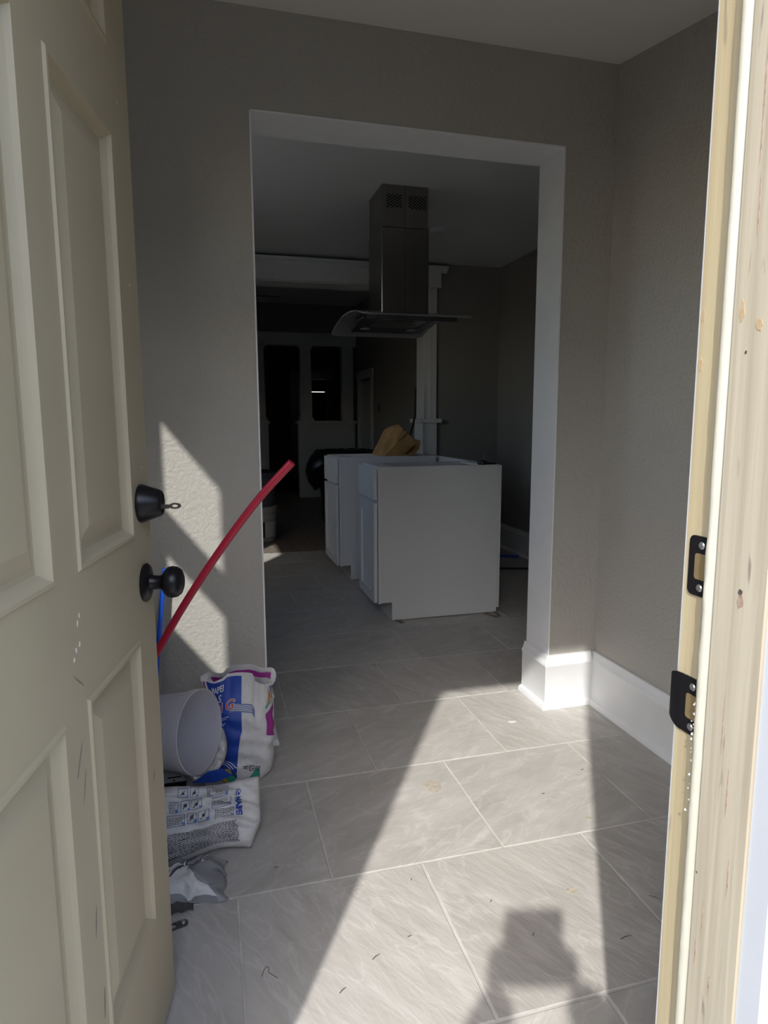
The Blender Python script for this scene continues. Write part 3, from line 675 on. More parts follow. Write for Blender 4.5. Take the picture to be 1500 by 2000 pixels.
# ================================================================== RANGE HOOD
hx0, hx1, hy0, hy1 = -0.472, -0.190, 1.511, 1.815
hood = empty('range_hood', (-0.331, 1.663, 1.66)); tag(hood, 'steel island range hood with curved glass canopy hanging from kitchen ceiling', 'range hood')
zmid = 2.09
lo = 0.004
B(hx0, hx1, hy0, hy1, 1.70, zmid+0.12).build('lower_chimney', STEEL, hood, bevel=0.004)
hxm = 0.5*(hx0+hx1)
up = B(hx0+lo, hx1-lo, hy0+lo, hy1-lo, zmid+0.12, KZ).build('upper_chimney', STEEL, hood, bevel=0.004)
B(hxm-0.001, hxm+0.001, hy0-0.0006, hy0+0.003, 1.73, KZ-0.002).build('seam', STEELD, hood)
BLK = mat('vent_black', (0.004, 0.004, 0.004), 0.9)
zv0, zv1 = 2.315, 2.387
for (vx0, vx1, sgn) in ((hx0+0.03, hxm-0.02, 1), (hxm+0.018, hx1-0.018, -1)):
    for k in range(-5, 12):
        pts = []
        w = vx1-vx0; s0 = k*0.0155
        # diagonal slot clipped to the vent rectangle
        t0, t1 = 0.0, 1.0
        za, zb = zv0+s0, zv0+s0+w*0.62
        def cl_(t): return za+(zb-za)*t
        if zb <= zv0 or za >= zv1: continue
        if za < zv0: t0 = (zv0-za)/(zb-za)
        if zb > zv1: t1 = (zv1-za)/(zb-za)
        if t1-t0 < 0.12: continue
        xa, xb = (vx0+w*t0, vx0+w*t1) if sgn > 0 else (vx1-w*t0, vx1-w*t1)
        p, q = (xa, cl_(t0)), (xb, cl_(t1)); h = 0.0032
        MB().prism([(p[0], p[1]-h), (q[0], q[1]-h), (q[0], q[1]+h), (p[0], p[1]+h)], hy0+lo-0.0006, hy0+lo+0.001, 'y').build('vent_slot', BLK, up)
# glass canopy: arched along its length (y)
gx0, gx1, gy0, gy1 = -0.655, -0.035, 1.205, 2.125
gyc, gl = 0.5*(gy0+gy1), 0.5*(gy1-gy0)
def gz(y): t = (y-gyc)/gl; return 1.688 + 0.062*(1-t*t)
mb = MB(); n = 28
for k in range(2):
    pass
def gtop(u, v): y = gy0+(gy1-gy0)*v; return Vector((gx0+(gx1-gx0)*u, y, gz(y)))
cr = 0.03
def gx(u, v):  # rounded plan corners
    y = gy0+(gy1-gy0)*v; d = min(y-gy0, gy1-y); ins = cr-math.sqrt(max(0, cr*cr-(cr-min(d, cr))**2))
    return Vector((gx0+ins+(gx1-gx0-2*ins)*u, y, gz(y)))
CANOPY = glass_mat('canopy_glass', (0.60, 0.66, 0.65), 0.45, 0.12)
_n = CANOPY.node_tree.nodes; _l = CANOPY.node_tree.links     # tinted glass with a grey glossy layer mixed in
_p = _n.new('ShaderNodeBsdfPrincipled'); _p.inputs['Base Color'].default_value = (0.50, 0.52, 0.52, 1); _p.inputs['Roughness'].default_value = 0.15
_l.new(_p.outputs[0], [q for q in _n if q.type == 'MIX_SHADER'][0].inputs[2])
MB().grid(gx, 8, 60).build('glass_canopy', CANOPY, hood, smooth=60, solid=0.008)
# steel body under the glass
def under(dx0, dx1, dy0_, dy1_, dz0, dz1):
    m_ = MB(); vs = []; fs = []; nn = 24
    for i in range(nn+1):
        y = dy0_+(dy1_-dy0_)*i/nn
        vs += [(dx0, y, gz(y)-dz0), (dx1, y, gz(y)-dz0), (dx1, y, gz(y)-dz1), (dx0, y, gz(y)-dz1)]
    for i in range(nn):
        for j in range(4): fs.append((i*4+j, i*4+(j+1) % 4, i*4+4+(j+1) % 4, i*4+4+j))
    fs += [(0, 1, 2, 3), tuple(nn*4+j for j in (3, 2, 1, 0))]
    return m_.add(vs, fs)
bx0, bx1, by0, by1 = hxm-0.225, hxm+0.235, gyc-0.37, gyc+0.29
under(bx0, bx1, by0, by1, 0.008, 0.040).build('hood_body', STEELD, hood)
FILT = mat('filter_mesh', (0.10, 0.10, 0.10), 0.5, metal=0.8, bump=0.6, bscale=220)
for a, b in ((by0+0.14, 0.5*(by0+by1)-0.006), (0.5*(by0+by1)+0.006, by1-0.14)):
    fm = under(bx0+0.05, bx1-0.05, a, b, 0.0395, 0.043).build('grease_filter', FILT, hood)
    B(hxm-0.06, hxm+0.06, 0.5*(a+b)-0.006, 0.5*(a+b)+0.006, gz(0.5*(a+b))-0.049, gz(0.5*(a+b))-0.043).build('latch', STEELD, fm, bevel=0.001)
LENS = mat('lamp_lens', (0.35, 0.35, 0.34), 0.3)
for yy in (by0+0.075, by1-0.075):
    for xx in (hxm-0.15, hxm+0.15):
        MB().lathe([(0.0, -0.043), (0.026, -0.043), (0.031, -0.041), (0.031, -0.036)], 20, Matrix.Translation((xx, yy, gz(yy)))).build('lamp', LENS, hood, smooth=40)
cp = B(bx0-0.006, bx0-0.0005, gyc-0.12, gyc+0.12, gz(gyc)-0.040, gz(gyc)-0.012).build('control_panel', BLACKP, hood)
for k in range(5): MB().lathe([(0.0, 0.003), (0.0055, 0.0025), (0.006, 0)], 12, zto((bx0-0.006, gyc-0.08+k*0.04, gz(gyc)-0.026), (-1, 0, 0))).build('button', STEEL, cp, smooth=40)

# ================================================================== THINGS IN THE KITCHEN AND BEYOND
# crumpled kraft bag lying on the far cabinet
def crumpled_bag(name, m, verts_ring, label, cat):
    pass
bagC = Vector((-0.125, 2.42, 0.878))
prof = [(-0.152, 0.0), (-0.112, 0.075), (-0.060, 0.186), (-0.040, 0.200), (0.004, 0.212), (0.010, 0.192), (0.030, 0.186), (0.034, 0.152), (0.070, 0.150), (0.112, 0.108), (0.150, 0.106), (0.132, 0.050), (0.112, 0.030), (0.10, 0.0)]
mb = MB(); dep = [-0.14, -0.132, -0.05, 0.05, 0.12, 0.13]
rows2 = []
for j, d in enumerate(dep):
    sc = (0.90, 1.0, 1.05, 1.02, 0.95, 0.85)[j]; shx = (0.012, 0.0, -0.006, 0.004, -0.008, 0.0)[j]
    rr = []
    for i, (px, pz) in enumerate(prof):
        jx = 0.009*nz((px*9, pz*9, d*6), 3, 4+j); jz = 0.009*nz((px*9, pz*9, d*6), 3, 9+j) if pz > 0.01 else 0
        rr.append(Vector((bagC.x+px*sc+shx+jx, bagC.y+d*(1-pz*0.8)+0.012*nz((px*20, pz*20, 1), 1, j), bagC.z+max(0, pz*sc+jz))))
    rows2.append(rr)
k = len(prof); vs = [p for rr in rows2 for p in rr]; fs = []
for j in range(len(dep)-1):
    for i in range(k): fs.append((j*k+i, j*k+(i+1) % k, (j+1)*k+(i+1) % k, (j+1)*k+i))
# front face: fan with a raised fold line
vs.append(bagC + Vector((-0.045, -0.152, 0.085))); c0 = len(vs)-1
for i in range(k): fs.append((c0, (i+1) % k, i))
vs.append(bagC + Vector((0.0, 0.12, 0.07))); c1 = len(vs)-1
for i in range(k): fs.append((c1, (len(dep)-1)*k+i, (len(dep)-1)*k+(i+1) % k))
tag(MB().add(vs, fs).build('paper_bag', KRAFT), 'crumpled brown paper bag lying on top of the white cabinet', 'bag')
# torn dark-brown flap of the bag
mb = MB(); q = [bagC+Vector(p) for p in ((0.02, -0.150, 0.012), (0.085, -0.158, 0.070), (0.150, -0.10, 0.098), (0.140, -0.09, 0.045), (0.075, -0.13, 0.008))]
mb.add(q, [(0, 1, 4), (1, 2, 3, 4)])
o = mb.build('torn_flap', mat('kraft_inside', (0.22, 0.11, 0.045), 0.85, var=0.3, vscale=20), bpy.data.objects['paper_bag'], solid=0.001)
# thin dark pole standing by the post
o = MB().tube([(0.252, 3.125, 1.40), (0.246, 3.12, 1.17), (0.225, 3.10, 1.10), (0.175, 3.06, 0.97), (0.02, 2.93, 0.50), (-0.14, 2.80, 0.006)], 0.008, 10).build('dark_pole', BLACKP, smooth=50)
tag(o, 'thin bent black pole leaning against the white post behind the paper bag', 'pole')
# small wire coil and tool on the cabinet corner
g = Vector((0.066, 1.246, 0.8765))
gt = empty('small_tool', g); tag(gt, 'small dark glassy tool with a wire spike on the cabinet edge', 'tool')
MB().lathe([(0.0, 0.0), (0.017, 0.0), (0.021, 0.006), (0.019, 0.013), (0.010, 0.017), (0.0, 0.018)], 16, Matrix.Translation(g+Vector((-0.01, 0, 0.0)))).build('head', mat('dark_glass', (0.02, 0.02, 0.022), 0.12), gt, smooth=50)
MB().box(0.0, 0.042, -0.006, 0.006, 0.0, 0.008, M=Matrix.Translation(g)).build('handle', BLACKP, gt, bevel=0.001)
MB().tube([g+Vector((-0.005, 0, 0.012)), g+Vector((-0.004, 0.001, 0.030)), g+Vector((-0.005, 0, 0.042))], 0.0012, 6).build('spike', GALV, gt)
MB().tube([g+Vector((-0.03, -0.004, 0.006)), g+Vector((-0.022, -0.006, 0.02)), g+Vector((-0.01, -0.004, 0.024)), g+Vector((0.006, -0.004, 0.018))], 0.0012, 6).build('wire', GALV, gt)
gt.scale = (1.5, 1.5, 1.5)
# smoke detector
sdm = MB().lathe([(0.0, -0.030), (0.035, -0.030), (0.050, -0.022), (0.055, -0.004), (0.055, 0.0)], 24, Matrix.Translation((0.13, 2.26, KZ))).build('smoke_detector', mat('detector_white', (0.7, 0.7, 0.7), 0.5), smooth=50)
tag(sdm, 'small round white smoke detector on the kitchen ceiling beside the hood', 'smoke detector')
# pipes on the kitchen floor
BLUEP = mat('blue_pex', (0.012, 0.10, 0.62), 0.35); REDP = mat('red_pex', (0.42, 0.018, 0.045), 0.35); NAVY = mat('navy_pipe', (0.015, 0.02, 0.05), 0.5)
tag(MB().tube([(0.32, 2.80, 0.011), (0.62, 2.73, 0.011), (0.843, 2.672, 0.011), (0.99, 2.61, 0.011)], 0.010, 10).build('blue_pipe', BLUEP, smooth=50), 'blue plastic pipe lying on the kitchen floor behind the cabinet', 'pipe')
tag(MB().tube([(0.30, 2.33, 0.008), (0.649, 2.258, 0.008), (0.95, 2.17, 0.008)], 0.007, 10).build('dark_pipe', NAVY, smooth=50), 'thin dark pipe lying on the kitchen floor parallel to the blue one', 'pipe')

# trash can with overhanging liner
tc_ = empty('trash_can', (0.02, 4.95, 0)); tag(tc_, 'large black trash can with an overhanging black liner beyond the cabinets', 'trash can')
MB().lathe([(0.0, 0.003), (0.25, 0.003), (0.26, 0.02), (0.315, 0.76), (0.33, 0.775), (0.33, 0.79), (0.31, 0.79), (0.30, 0.74), (0.25, 0.05), (0.0, 0.05)], 36, Matrix.Translation((0.02, 4.95, 0))).build('can_body', BLACKP, tc_, smooth=40)
def linerf(u, v):
    a = 2*math.pi*u; side = max(0.0, math.cos(a-math.pi*1.05))**3
    z = 0.805 - v*(0.16+0.28*side); r_ = 0.335 + 0.07*math.sin(math.pi*v)*(0.4+side) + 0.03*side*v
    r_ += 0.016*nz((math.cos(a)*4, math.sin(a)*4, v*3), 2); z += 0.012*nz((math.cos(a)*3, math.sin(a)*3, 1), 2)
    return Vector((0.02+r_*math.cos(a), 4.95+r_*math.sin(a), z))
MB().grid(linerf, 60, 14, wrap=True).build('liner', mat('liner_black', (0.006, 0.006, 0.008), 0.3), tc_, smooth=60, solid=0.002)
# two stacked buckets
def bucket_prof(h, r0, r1): return [(0.0, 0.0), (r0, 0.0), (r0+0.002, 0.006), (r1-0.004, h-0.07), (r1+0.008, h-0.068), (r1+0.008, h-0.055), (r1-0.001, h-0.053), (r1, h-0.012), (r1+0.007, h-0.010), (r1+0.007, h), (r1-0.004, h), (r0-0.004, 0.01), (0.0, 0.008)]
PAIL = mat('pail_grey', (0.38, 0.38, 0.38), 0.5); PAILB = mat('pail_blue', (0.09, 0.095, 0.13), 0.5); LABEL = mat('label_white', (0.62, 0.60, 0.57), 0.6); LABD = mat('label_dark', (0.06, 0.02, 0.02), 0.6)
for z0, mm, lbl in ((0.0, PAIL, 'grey paint bucket with a white label, at the bottom of the stack beside the partition'), (0.332, PAILB, 'dark blue-grey bucket standing on the labelled paint bucket')):
    b_ = empty('bucket', (-0.995, 4.02, z0)); tag(b_, lbl, 'bucket', 'stacked buckets')
    MB().lathe(bucket_prof(0.33, 0.128, 0.146), 36, Matrix.Translation((-0.995, 4.02, z0+0.001))).build('pail', mm, b_, smooth=40)
    MB().lathe([(0.149, 0.318), (0.154, 0.320), (0.154, 0.331), (0.0, 0.331)], 36, Matrix.Translation((-0.995, 4.02, z0+0.0005))).build('lid', PAIL if z0 == 0 else BLACKP, b_, smooth=40)
    if z0 == 0:
        def lab(a0, a1, za, zb, mm_, nm):
            def fn(u, v):
                a = R(a0+(a1-a0)*u); z = za+(zb-za)*v; r_ = 0.130+0.0155*z/0.26+0.0012
                return Vector((-0.995+r_*math.cos(a), 4.02+r_*math.sin(a), z))
            MB().grid(fn, 16, 2).build(nm, mm_, b_, smooth=60)
        lab(-80, -20, 0.045, 0.19, LABEL, 'paper_label'); lab(-108, -82, 0.045, 0.19, LABD, 'paper_label')
        for k in range(9): lab(-78+k*6, -75.5+k*6, 0.225, 0.245, LABEL, 'print')
# ceiling fan
fc = Vector((-1.20, 5.35, 2.50)); fan = empty('ceiling_fan', fc); tag(fan, 'dark ceiling fan in the unlit dining room', 'ceiling fan')
FAN = mat('fan_dark', (0.03, 0.026, 0.024), 0.5)
MB().lathe([(0.0, -0.06), (0.09, -0.05), (0.11, 0.0), (0.09, 0.06), (0.03, 0.075), (0.013, 0.08), (0.013, 0.24), (0.06, 0.25), (0.07, 0.279), (0.0, 0.279)], 24, Matrix.Translation(fc)).build('motor', FAN, fan, smooth=40)
for k in range(5):
    a = R(3+72*k); M = Matrix.Translation(fc) @ Matrix.Rotation(a, 4, 'Z') @ Matrix.Rotation(R(11), 4, 'X')
    MB().prism([(0.10, -0.03), (0.18, -0.055), (0.54, -0.07), (0.575, -0.04), (0.575, 0.04), (0.54, 0.07), (0.18, 0.055), (0.10, 0.03)], -0.004, 0.004, 'z', M=M).build('blade', FAN, fan)

# ================================================================== LEFT FOREGROUND CLUTTER
def text_polys(txt, size=1.0, bold=0.0):
    cu = bpy.data.curves.new('t', 'FONT'); cu.body = txt; cu.size = size; cu.offset = bold; cu.resolution_u = 3
    o = bpy.data.objects.new('t', cu); COL.objects.link(o)
    dg = bpy.context.evaluated_depsgraph_get(); me = bpy.data.meshes.new_from_object(o.evaluated_get(dg))
    bpy.data.objects.remove(o); bpy.data.curves.remove(cu)
    return me
def conform_each(name, S, m, parent, polys, **k):
    for p_ in polys: conform(name, S, m, parent, [p_], **k)
def conform_stuff(name, S, m, parent, polys, **k):
    conform(name, S, m, parent, polys, **k)['kind'] = 'stuff'
def conform(name, S, m, parent, polys=None, me=None, xf=None, step=(0.02, 0.02), off=0.0012):
    bm = bmesh.new()
    if me is not None: bm.from_mesh(me)
    if polys:
        for pl in polys:
            bm.faces.new([bm.verts.new((p[0], p[1], 0)) for p in pl])
    if xf:
        for v in bm.verts:
            x, y = xf(v.co.x, v.co.y); v.co.x, v.co.y = x, y
    if not bm.verts: bm.free(); return
    for ax in (0, 1):
        lo_ = min(v.co[ax] for v in bm.verts); hi_ = max(v.co[ax] for v in bm.verts); st = step[ax]
        t = (math.floor(lo_/st)+1)*st
        while t < hi_:
            no = Vector((1, 0, 0)) if ax == 0 else Vector((0, 1, 0))
            bmesh.ops.bisect_plane(bm, geom=bm.verts[:]+bm.edges[:]+bm.faces[:], plane_co=no*t, plane_no=no)
            t += st
    e = 1e-3
    for v in bm.verts:
        u_, w_ = v.co.x, v.co.y
        p = S(u_, w_); n_ = (S(u_+e, w_)-S(u_-e, w_)).cross(S(u_, w_+e)-S(u_, w_-e))
        if n_.length > 0: n_.normalize()
        if n_.dot(CAM-p) < 0: n_ = -n_
        v.co = p + n_*off
    mb = MB(); bm.verts.index_update()
    mb.add([v.co.copy() for v in bm.verts], [tuple(v.index for v in f.verts) for f in bm.faces])
    bm.free()
    return mb.build(name, m, parent, smooth=60)
SACK = mat('sack_white', (0.60, 0.59, 0.585), 0.45, var=0.12, vscale=18, bump=0.7, bscale=28, bdist=0.010)
INKB = mat('ink_blue', (0.015, 0.055, 0.33), 0.5, var=0.1, vscale=30); INKM = mat('ink_magenta', (0.30, 0.025, 0.24), 0.5, var=0.15, vscale=30)
INKW = mat('ink_white', (0.66, 0.65, 0.66), 0.5); INKK = mat('ink_black', (0.05, 0.05, 0.07), 0.6); INKR = mat('ink_red', (0.42, 0.04, 0.04), 0.5)
INKO = mat('ink_orange', (0.50, 0.19, 0.05), 0.5); INKG = mat('ink_green', (0.03, 0.25, 0.17), 0.5); INKY = mat('ink_yellow', (0.55, 0.40, 0.05), 0.5); INKS = mat('ink_slate', (0.10, 0.15, 0.30), 0.5)
INKP = mat('ink_pale_blue', (0.12, 0.22, 0.50), 0.5)

# ---- standing grout bag -------------------------------------------------
SB = Vector((-1.392, -0.190, 0.002))
sux = Vector((math.cos(R(-6)), math.sin(R(-6)), 0)); suy = Vector((-sux.y, sux.x, 0))
def sgnp(x, p): return math.copysign(abs(x)**p, x)
def stand(tt, v):
    # tt: 0 left .. 0.5 front (towards the door) .. 1 right, then 1..2 round the back; v: 0 bottom .. 1 top
    a = math.pi + math.pi*tt
    ca, sa = math.cos(a), math.sin(a)
    back = max(0.0, sa)
    tl = 0.5-0.5*math.cos(a)*-1  # 0 left 1 right
    right = 0.5+0.5*ca
    ztop = 0.345*back**0.5 + (1-back**0.5)*(0.318*(1-right)+0.283*right) if sa > 0 else 0.318*(1-right)+0.283*right
    if sa < 0 and right < 0.35: ztop = 0.318
    A = 0.082 + 0.012*math.sin(math.pi*min(1, v*1.1)) ; Bd = 0.058
    k = max(0.0, (v-0.62)/0.38)
    Bd = Bd*(1-0.80*k**1.1); A = A + 0.018*k**1.5
    if sa < 0 and 0.22 < right < 0.60: ztop = 0.318 + 0.016*math.sin(math.pi*(right-0.22)/0.38)
    low = max(0.0, 1-v/0.10); A -= 0.012*low*low; Bd -= 0.008*low*low
    x = A*sgnp(ca, 0.62); y_ = Bd*sgnp(sa, 0.62)
    z = v*ztop
    # folded ear on the left at the top, lean to the wall
    if ca < -0.3: x -= 0.030*k**2*(-ca); z -= 0.012*k**2
    y_ += 0.035*v*v + 0.012*k*math.sin(ca*7+1.0)
    p = SB + sux*x + suy*y_ + Vector((0, 0, z))
    w = 0.0035*math.sin(z*95+x*40+nz((x*8, y_*8, z*8), 1)*5)*(0.35+0.65*max(0, 1-v*1.5)) + 0.010*nz((x*14, y_*14, z*9), 1, 2) + 0.006*abs(nz((x*30, y_*30, z*22), 1, 6)) + 0.010*k*nz((x*26, 2, z*12), 1, 3)
    p += (sux*ca + suy*sa)*w
    return p
sb = empty('grout_bag', SB); tag(sb, 'upright opened white grout bag with blue and magenta print by the opening', 'bag', 'opened grout bags')
mb = MB(); mb.grid(lambda u, v: stand(2*u, v), 96, 60, wrap=True)
k0 = len(mb.v); mb.v.append(SB+Vector((0, 0, 0.001))); 
for i in range(96): mb.f.append((k0, (i+1) % 96, i))
mb.build('sack', SACK, sb, smooth=60, solid=0.0012)
def blob(cx, cy, rx, ry, n=18, a0=0, a1=360): return [(cx+rx*math.cos(R(a0+(a1-a0)*i/n)), cy+ry*math.sin(R(a0+(a1-a0)*i/n))) for i in range(n if a1-a0 == 360 else n+1)]
ss = (0.02, 0.02)
conform('blue_panel', stand, INKB, sb, [[(0.15, 0.05), (0.47, 0.05), (0.50, 0.5), (0.50, 0.97), (0.20, 0.99), (0.10, 0.72), (0.15, 0.45)]], step=ss)
conform_each('magenta_band', stand, INKM, sb, [[(0.06, 0.88), (0.17, 0.99), (0.10, 0.995), (0.02, 0.92)], [(0.74, 0.50), (0.985, 0.45), (0.985, 0.80), (0.74, 0.72)]], step=ss)
conform_each('colour_chips', stand, INKO, sb, [[(0.75, 0.80), (0.83, 0.88), (0.77, 0.96)], [(0.86, 0.86), (0.97, 0.92), (0.97, 0.84)]], step=ss)
conform('colour_chips', stand, INKS, sb, [[(0.80, 0.97), (0.95, 0.98), (0.865, 0.89)]], step=ss)
conform_each('colour_chips', stand, INKG, sb, [[(0.74, 0.755), (0.84, 0.82), (0.84, 0.85), (0.74, 0.785)], [(0.50, 0.02), (0.66, 0.03), (0.64, 0.14), (0.60, 0.16)]], step=ss)
conform('blue_tab', stand, INKS, sb, [[(0.42, 0.675), (0.58, 0.685), (0.58, 0.755), (0.42, 0.745)]], step=ss, off=0.0018)
conform('colour_wheel', stand, INKR, sb, [blob(0.26, 0.115, 0.06, 0.045)], step=ss, off=0.0020)
conform_each('colour_wheel', stand, INKY, sb, [blob(0.38, 0.125, 0.055, 0.04), [(0.22, 0.0), (0.30, 0.0), (0.40, 0.07), (0.33, 0.09)]], step=ss, off=0.0024)
conform('colour_wheel', stand, INKG, sb, [blob(0.40, 0.06, 0.06, 0.04)], step=ss, off=0.0028)
arcs = []
for rad in (0.12, 0.145, 0.17):
    arcs += [[(0.31+(rad)*math.cos(R(t)), 0.13+(rad*0.62)*math.sin(R(t))), (0.31+rad*math.cos(R(t+10)), 0.13+rad*0.62*math.sin(R(t+10))), (0.31+(rad+.008)*math.cos(R(t+10)), 0.13+(rad+.008)*0.62*math.sin(R(t+10))), (0.31+(rad+.008)*math.cos(R(t)), 0.13+(rad+.008)*0.62*math.sin(R(t)))] for t in range(20, 160, 10)]
conform_stuff('print', stand, INKW, sb, arcs, step=ss, off=0.0018)
def put(txt, size, px, py, sx, sy, m, S, parent, ang=0.0, off=0.0022, bold=0.0, shear=0.0, step=ss):
    me = text_polys(txt, size, bold); ca, sa = math.cos(ang), math.sin(ang)
    def xf(x, y):
        x += shear*y
        xr, yr = x*ca-y*sa, x*sa+y*ca
        return px+xr*sx, py+yr*sy
    r_ = conform('lettering', S, m, parent, me=me, xf=xf, step=step, off=off); bpy.data.meshes.remove(me); return r_
# u: 1 unit = about 0.26 m along the front half, v: 1 unit = about 0.3 m
put('MAPEI', 0.030, 0.25, 0.885, 1.75, 2.6, INKW, stand, sb, bold=0.0006, shear=0.15)
put('r S', 0.034, 0.265, 0.80, 2.4, 2.6, INKW, stand, sb, bold=0.0008, shear=0.2)
put('ed G', 0.044, 0.245, 0.705, 2.45, 2.7, INKW, stand, sb, off=0.0019, bold=0.0020, shear=0.25)
put('ed G', 0.044, 0.245, 0.705, 2.45, 2.7, INKR, stand, sb, off=0.0026, bold=0.0004, shear=0.25)
lines = []
for r_i, vv in enumerate((0.64, 0.625, 0.585, 0.57, 0.53)):
    x = 0.17
    while x < 0.40 - 0.02*r_i:
        w = random.uniform(0.012, 0.03); lines.append([(x, vv), (x+w, vv), (x+w, vv+0.008), (x, vv+0.008)]); x += w+0.008
for k in range(4): lines.append([(0.44, 0.69+0.014*k), (0.565, 0.694+0.014*k), (0.565, 0.699+0.014*k), (0.44, 0.695+0.014*k)])
conform_stuff('print', stand, INKW, sb, lines, step=ss, off=0.0024)
lines = []
for k, vv in enumerate((0.165, 0.15, 0.135, 0.12)):
    x = 0.50
    while x < 0.64 - 0.03*(k > 1):
        w = random.uniform(0.012, 0.028); lines.append([(x, vv), (x+w, vv), (x+w, vv+0.009), (x, vv+0.009)]); x += w+0.006
conform_stuff('print', stand, INKK, sb, lines, step=ss, off=0.0022)
# magenta strip printed on the raised back sheet, seen above the torn front
def backin(tt, v): return stand(2.0-tt, v) - suy*0.004
conform('magenta_band', backin, INKM, sb, [[(0.22, 0.885), (0.86, 0.90), (0.82, 0.955), (0.22, 0.94)]], step=ss, off=0.0016)

# ---- lying grout bag ----------------------------------------------------
la = empty('grout_bag', (-1.53, -0.52, 0.0)); tag(la, 'empty white grout bag lying on its side with printed back facing the doorway', 'bag', 'opened grout bags')
LC = Vector((-1.535, -0.525, 0.074)); lU = Vector((1, 0.02, -0.03)).normalized(); lV = Vector((0.03, 0.66, 0.75)).normalized(); lN = lU.cross(lV)
if lN.dot(CAM-LC) < 0: lN = -lN
LL, LWd = 0.34, 0.182
def lie(u, v, side=1):
    x = (u-0.5)*LL; w = (v-0.5)*LWd
    # bottom seam end on the right is slanted, mouth towards the left
    if u > 0.55: w *= 1-0.10*((u-0.55)/0.45)**2; x += -0.055*(u-0.55)/0.45*max(0, 0.35-v)*1.5
    prof_ = (max(0, 1-abs(2*u-1)**5)**0.5)*(max(0, 1-abs(2*v-1)**3)**0.55)
    t = 0.044*prof_*side
    cr_ = 0.016*nz((u*4, v*5, side*2), 1.2, 3) + 0.014*(abs(math.sin((u*1.4-v*0.8)*6.5))-0.5)*max(0, u-0.62)*2.4*max(0, 1-1.25*v) + 0.018*abs(nz((u*6+v*4, v*5-u*2, side), 1.3, 8)) + 0.010*math.sin((u*0.8+v*1.8)*16)*max(0, nz((u*2, v*2, 5), 1.5)+0.25)
    t += cr_*(1 if side > 0 else -1)*prof_**0.5
    w -= 0.026*math.sin(u*7)*(0.5-v)*0.8 + 0.006*math.sin(u*5+0.5)
    p = LC + lU*x + lV*w + lN*t
    if p.z < 0.0025: p.z = 0.0025 + 0.0006*abs(nz((u*9, v*9, 0), 2))
    return p
mb = MB(); mb.grid(lambda u, v: lie(u, v, 1), 70, 44); mb.grid(lambda u, v: lie(1-u, v, -1), 70, 44)
mb.build('sack', SACK, la, smooth=70)
ls = (0.02, 0.025)
lf = lambda u, v: lie(u, v, 1)
# MAPEI runs down the sack (rotated a quarter turn)
put('MAPEI', 0.022, 0.798, 0.70, 1/LL*0.92, 1/LWd*0.88, INKB, lf, la, ang=R(-87), off=0.0028, bold=0.0011, step=ls)
conform('print', lf, INKB, la, [blob(0.822, 0.765, 0.021, 0.044)], step=ls, off=0.0026)
conform('print', lf, SACK, la, [blob(0.822, 0.765, 0.015, 0.032)], step=ls, off=0.0032)
conform('print', lf, INKB, la, [[(0.816, 0.742), (0.832, 0.758), (0.82, 0.79), (0.813, 0.765)]], step=ls, off=0.0038)
def frame_quads(x0, x1, y0, y1, t=0.0045):
    ty = t*1.6
    return [[(x0, y0), (x1, y0), (x1, y0+ty), (x0, y0+ty)], [(x0, y1-ty), (x1, y1-ty), (x1, y1), (x0, y1)], [(x0, y0), (x0+t, y0), (x0+t, y1), (x0, y1)], [(x1-t, y0), (x1, y0), (x1, y1), (x1-t, y1)]]
fq = []; tq = []; bq = []
cells = [(0.36, 0.44, 0.80, 0.93), (0.455, 0.52, 0.80, 0.94), (0.585, 0.63, 0.76, 0.92), (0.64, 0.745, 0.77, 0.93), (0.30, 0.37, 0.62, 0.76), (0.385, 0.455, 0.62, 0.76), (0.465, 0.545, 0.62, 0.76), (0.62, 0.765, 0.58, 0.74), (0.29, 0.42, 0.44, 0.58), (0.435, 0.505, 0.45, 0.58), (0.515, 0.60, 0.44, 0.58), (0.64, 0.785, 0.42, 0.55)]
for i, (x0, x1, y0, y1) in enumerate(cells):
    fq += frame_quads(x0, x1, y0, y1)
    bq.append(blob(x1-0.012, y0+0.025, 0.010, 0.018, 10))
    if i in (3, 4, 7, 8, 11, 2):
        yy = y0+0.025
        while yy < y1-0.025:
            x = x0+0.010
            while x < x1-0.022:
                w = random.uniform(0.010, 0.022); tq.append([(x, yy), (min(x+w, x1-0.012), yy), (min(x+w, x1-0.012), yy+0.007), (x, yy+0.007)]); x += w+0.005
            yy += 0.019
    else:
        tq += [[(x0+0.014, y0+0.03), (x0+0.022, y0+0.03), (x1-0.02, y1-0.03), (x1-0.028, y1-0.03)], blob((x0+x1)/2, (y0+y1)/2, 0.014, 0.022, 8)]
for i in range(0, len(fq), 4): conform('printed_box', lf, INKS, la, fq[i:i+4], step=(0.05, 0.05), off=0.0024)
conform_stuff('print', lf, INKP, la, bq, step=(0.05, 0.05), off=0.0030)
conform_stuff('print', lf, INKK, la, tq, step=(0.05, 0.05), off=0.0024)
tq = []
for k in range(17):
    yy = 0.075 + k*0.0165; x = 0.24
    end = 0.86 - 0.004*k
    while x < end:
        w = random.uniform(0.012, 0.03); tq.append([(x, yy), (x+w, yy), (x+w, yy+0.0075), (x, yy+0.0075)]); x += w+0.006
conform_stuff('print', lf, INKK, la, tq, step=(0.05, 0.05), off=0.0024)
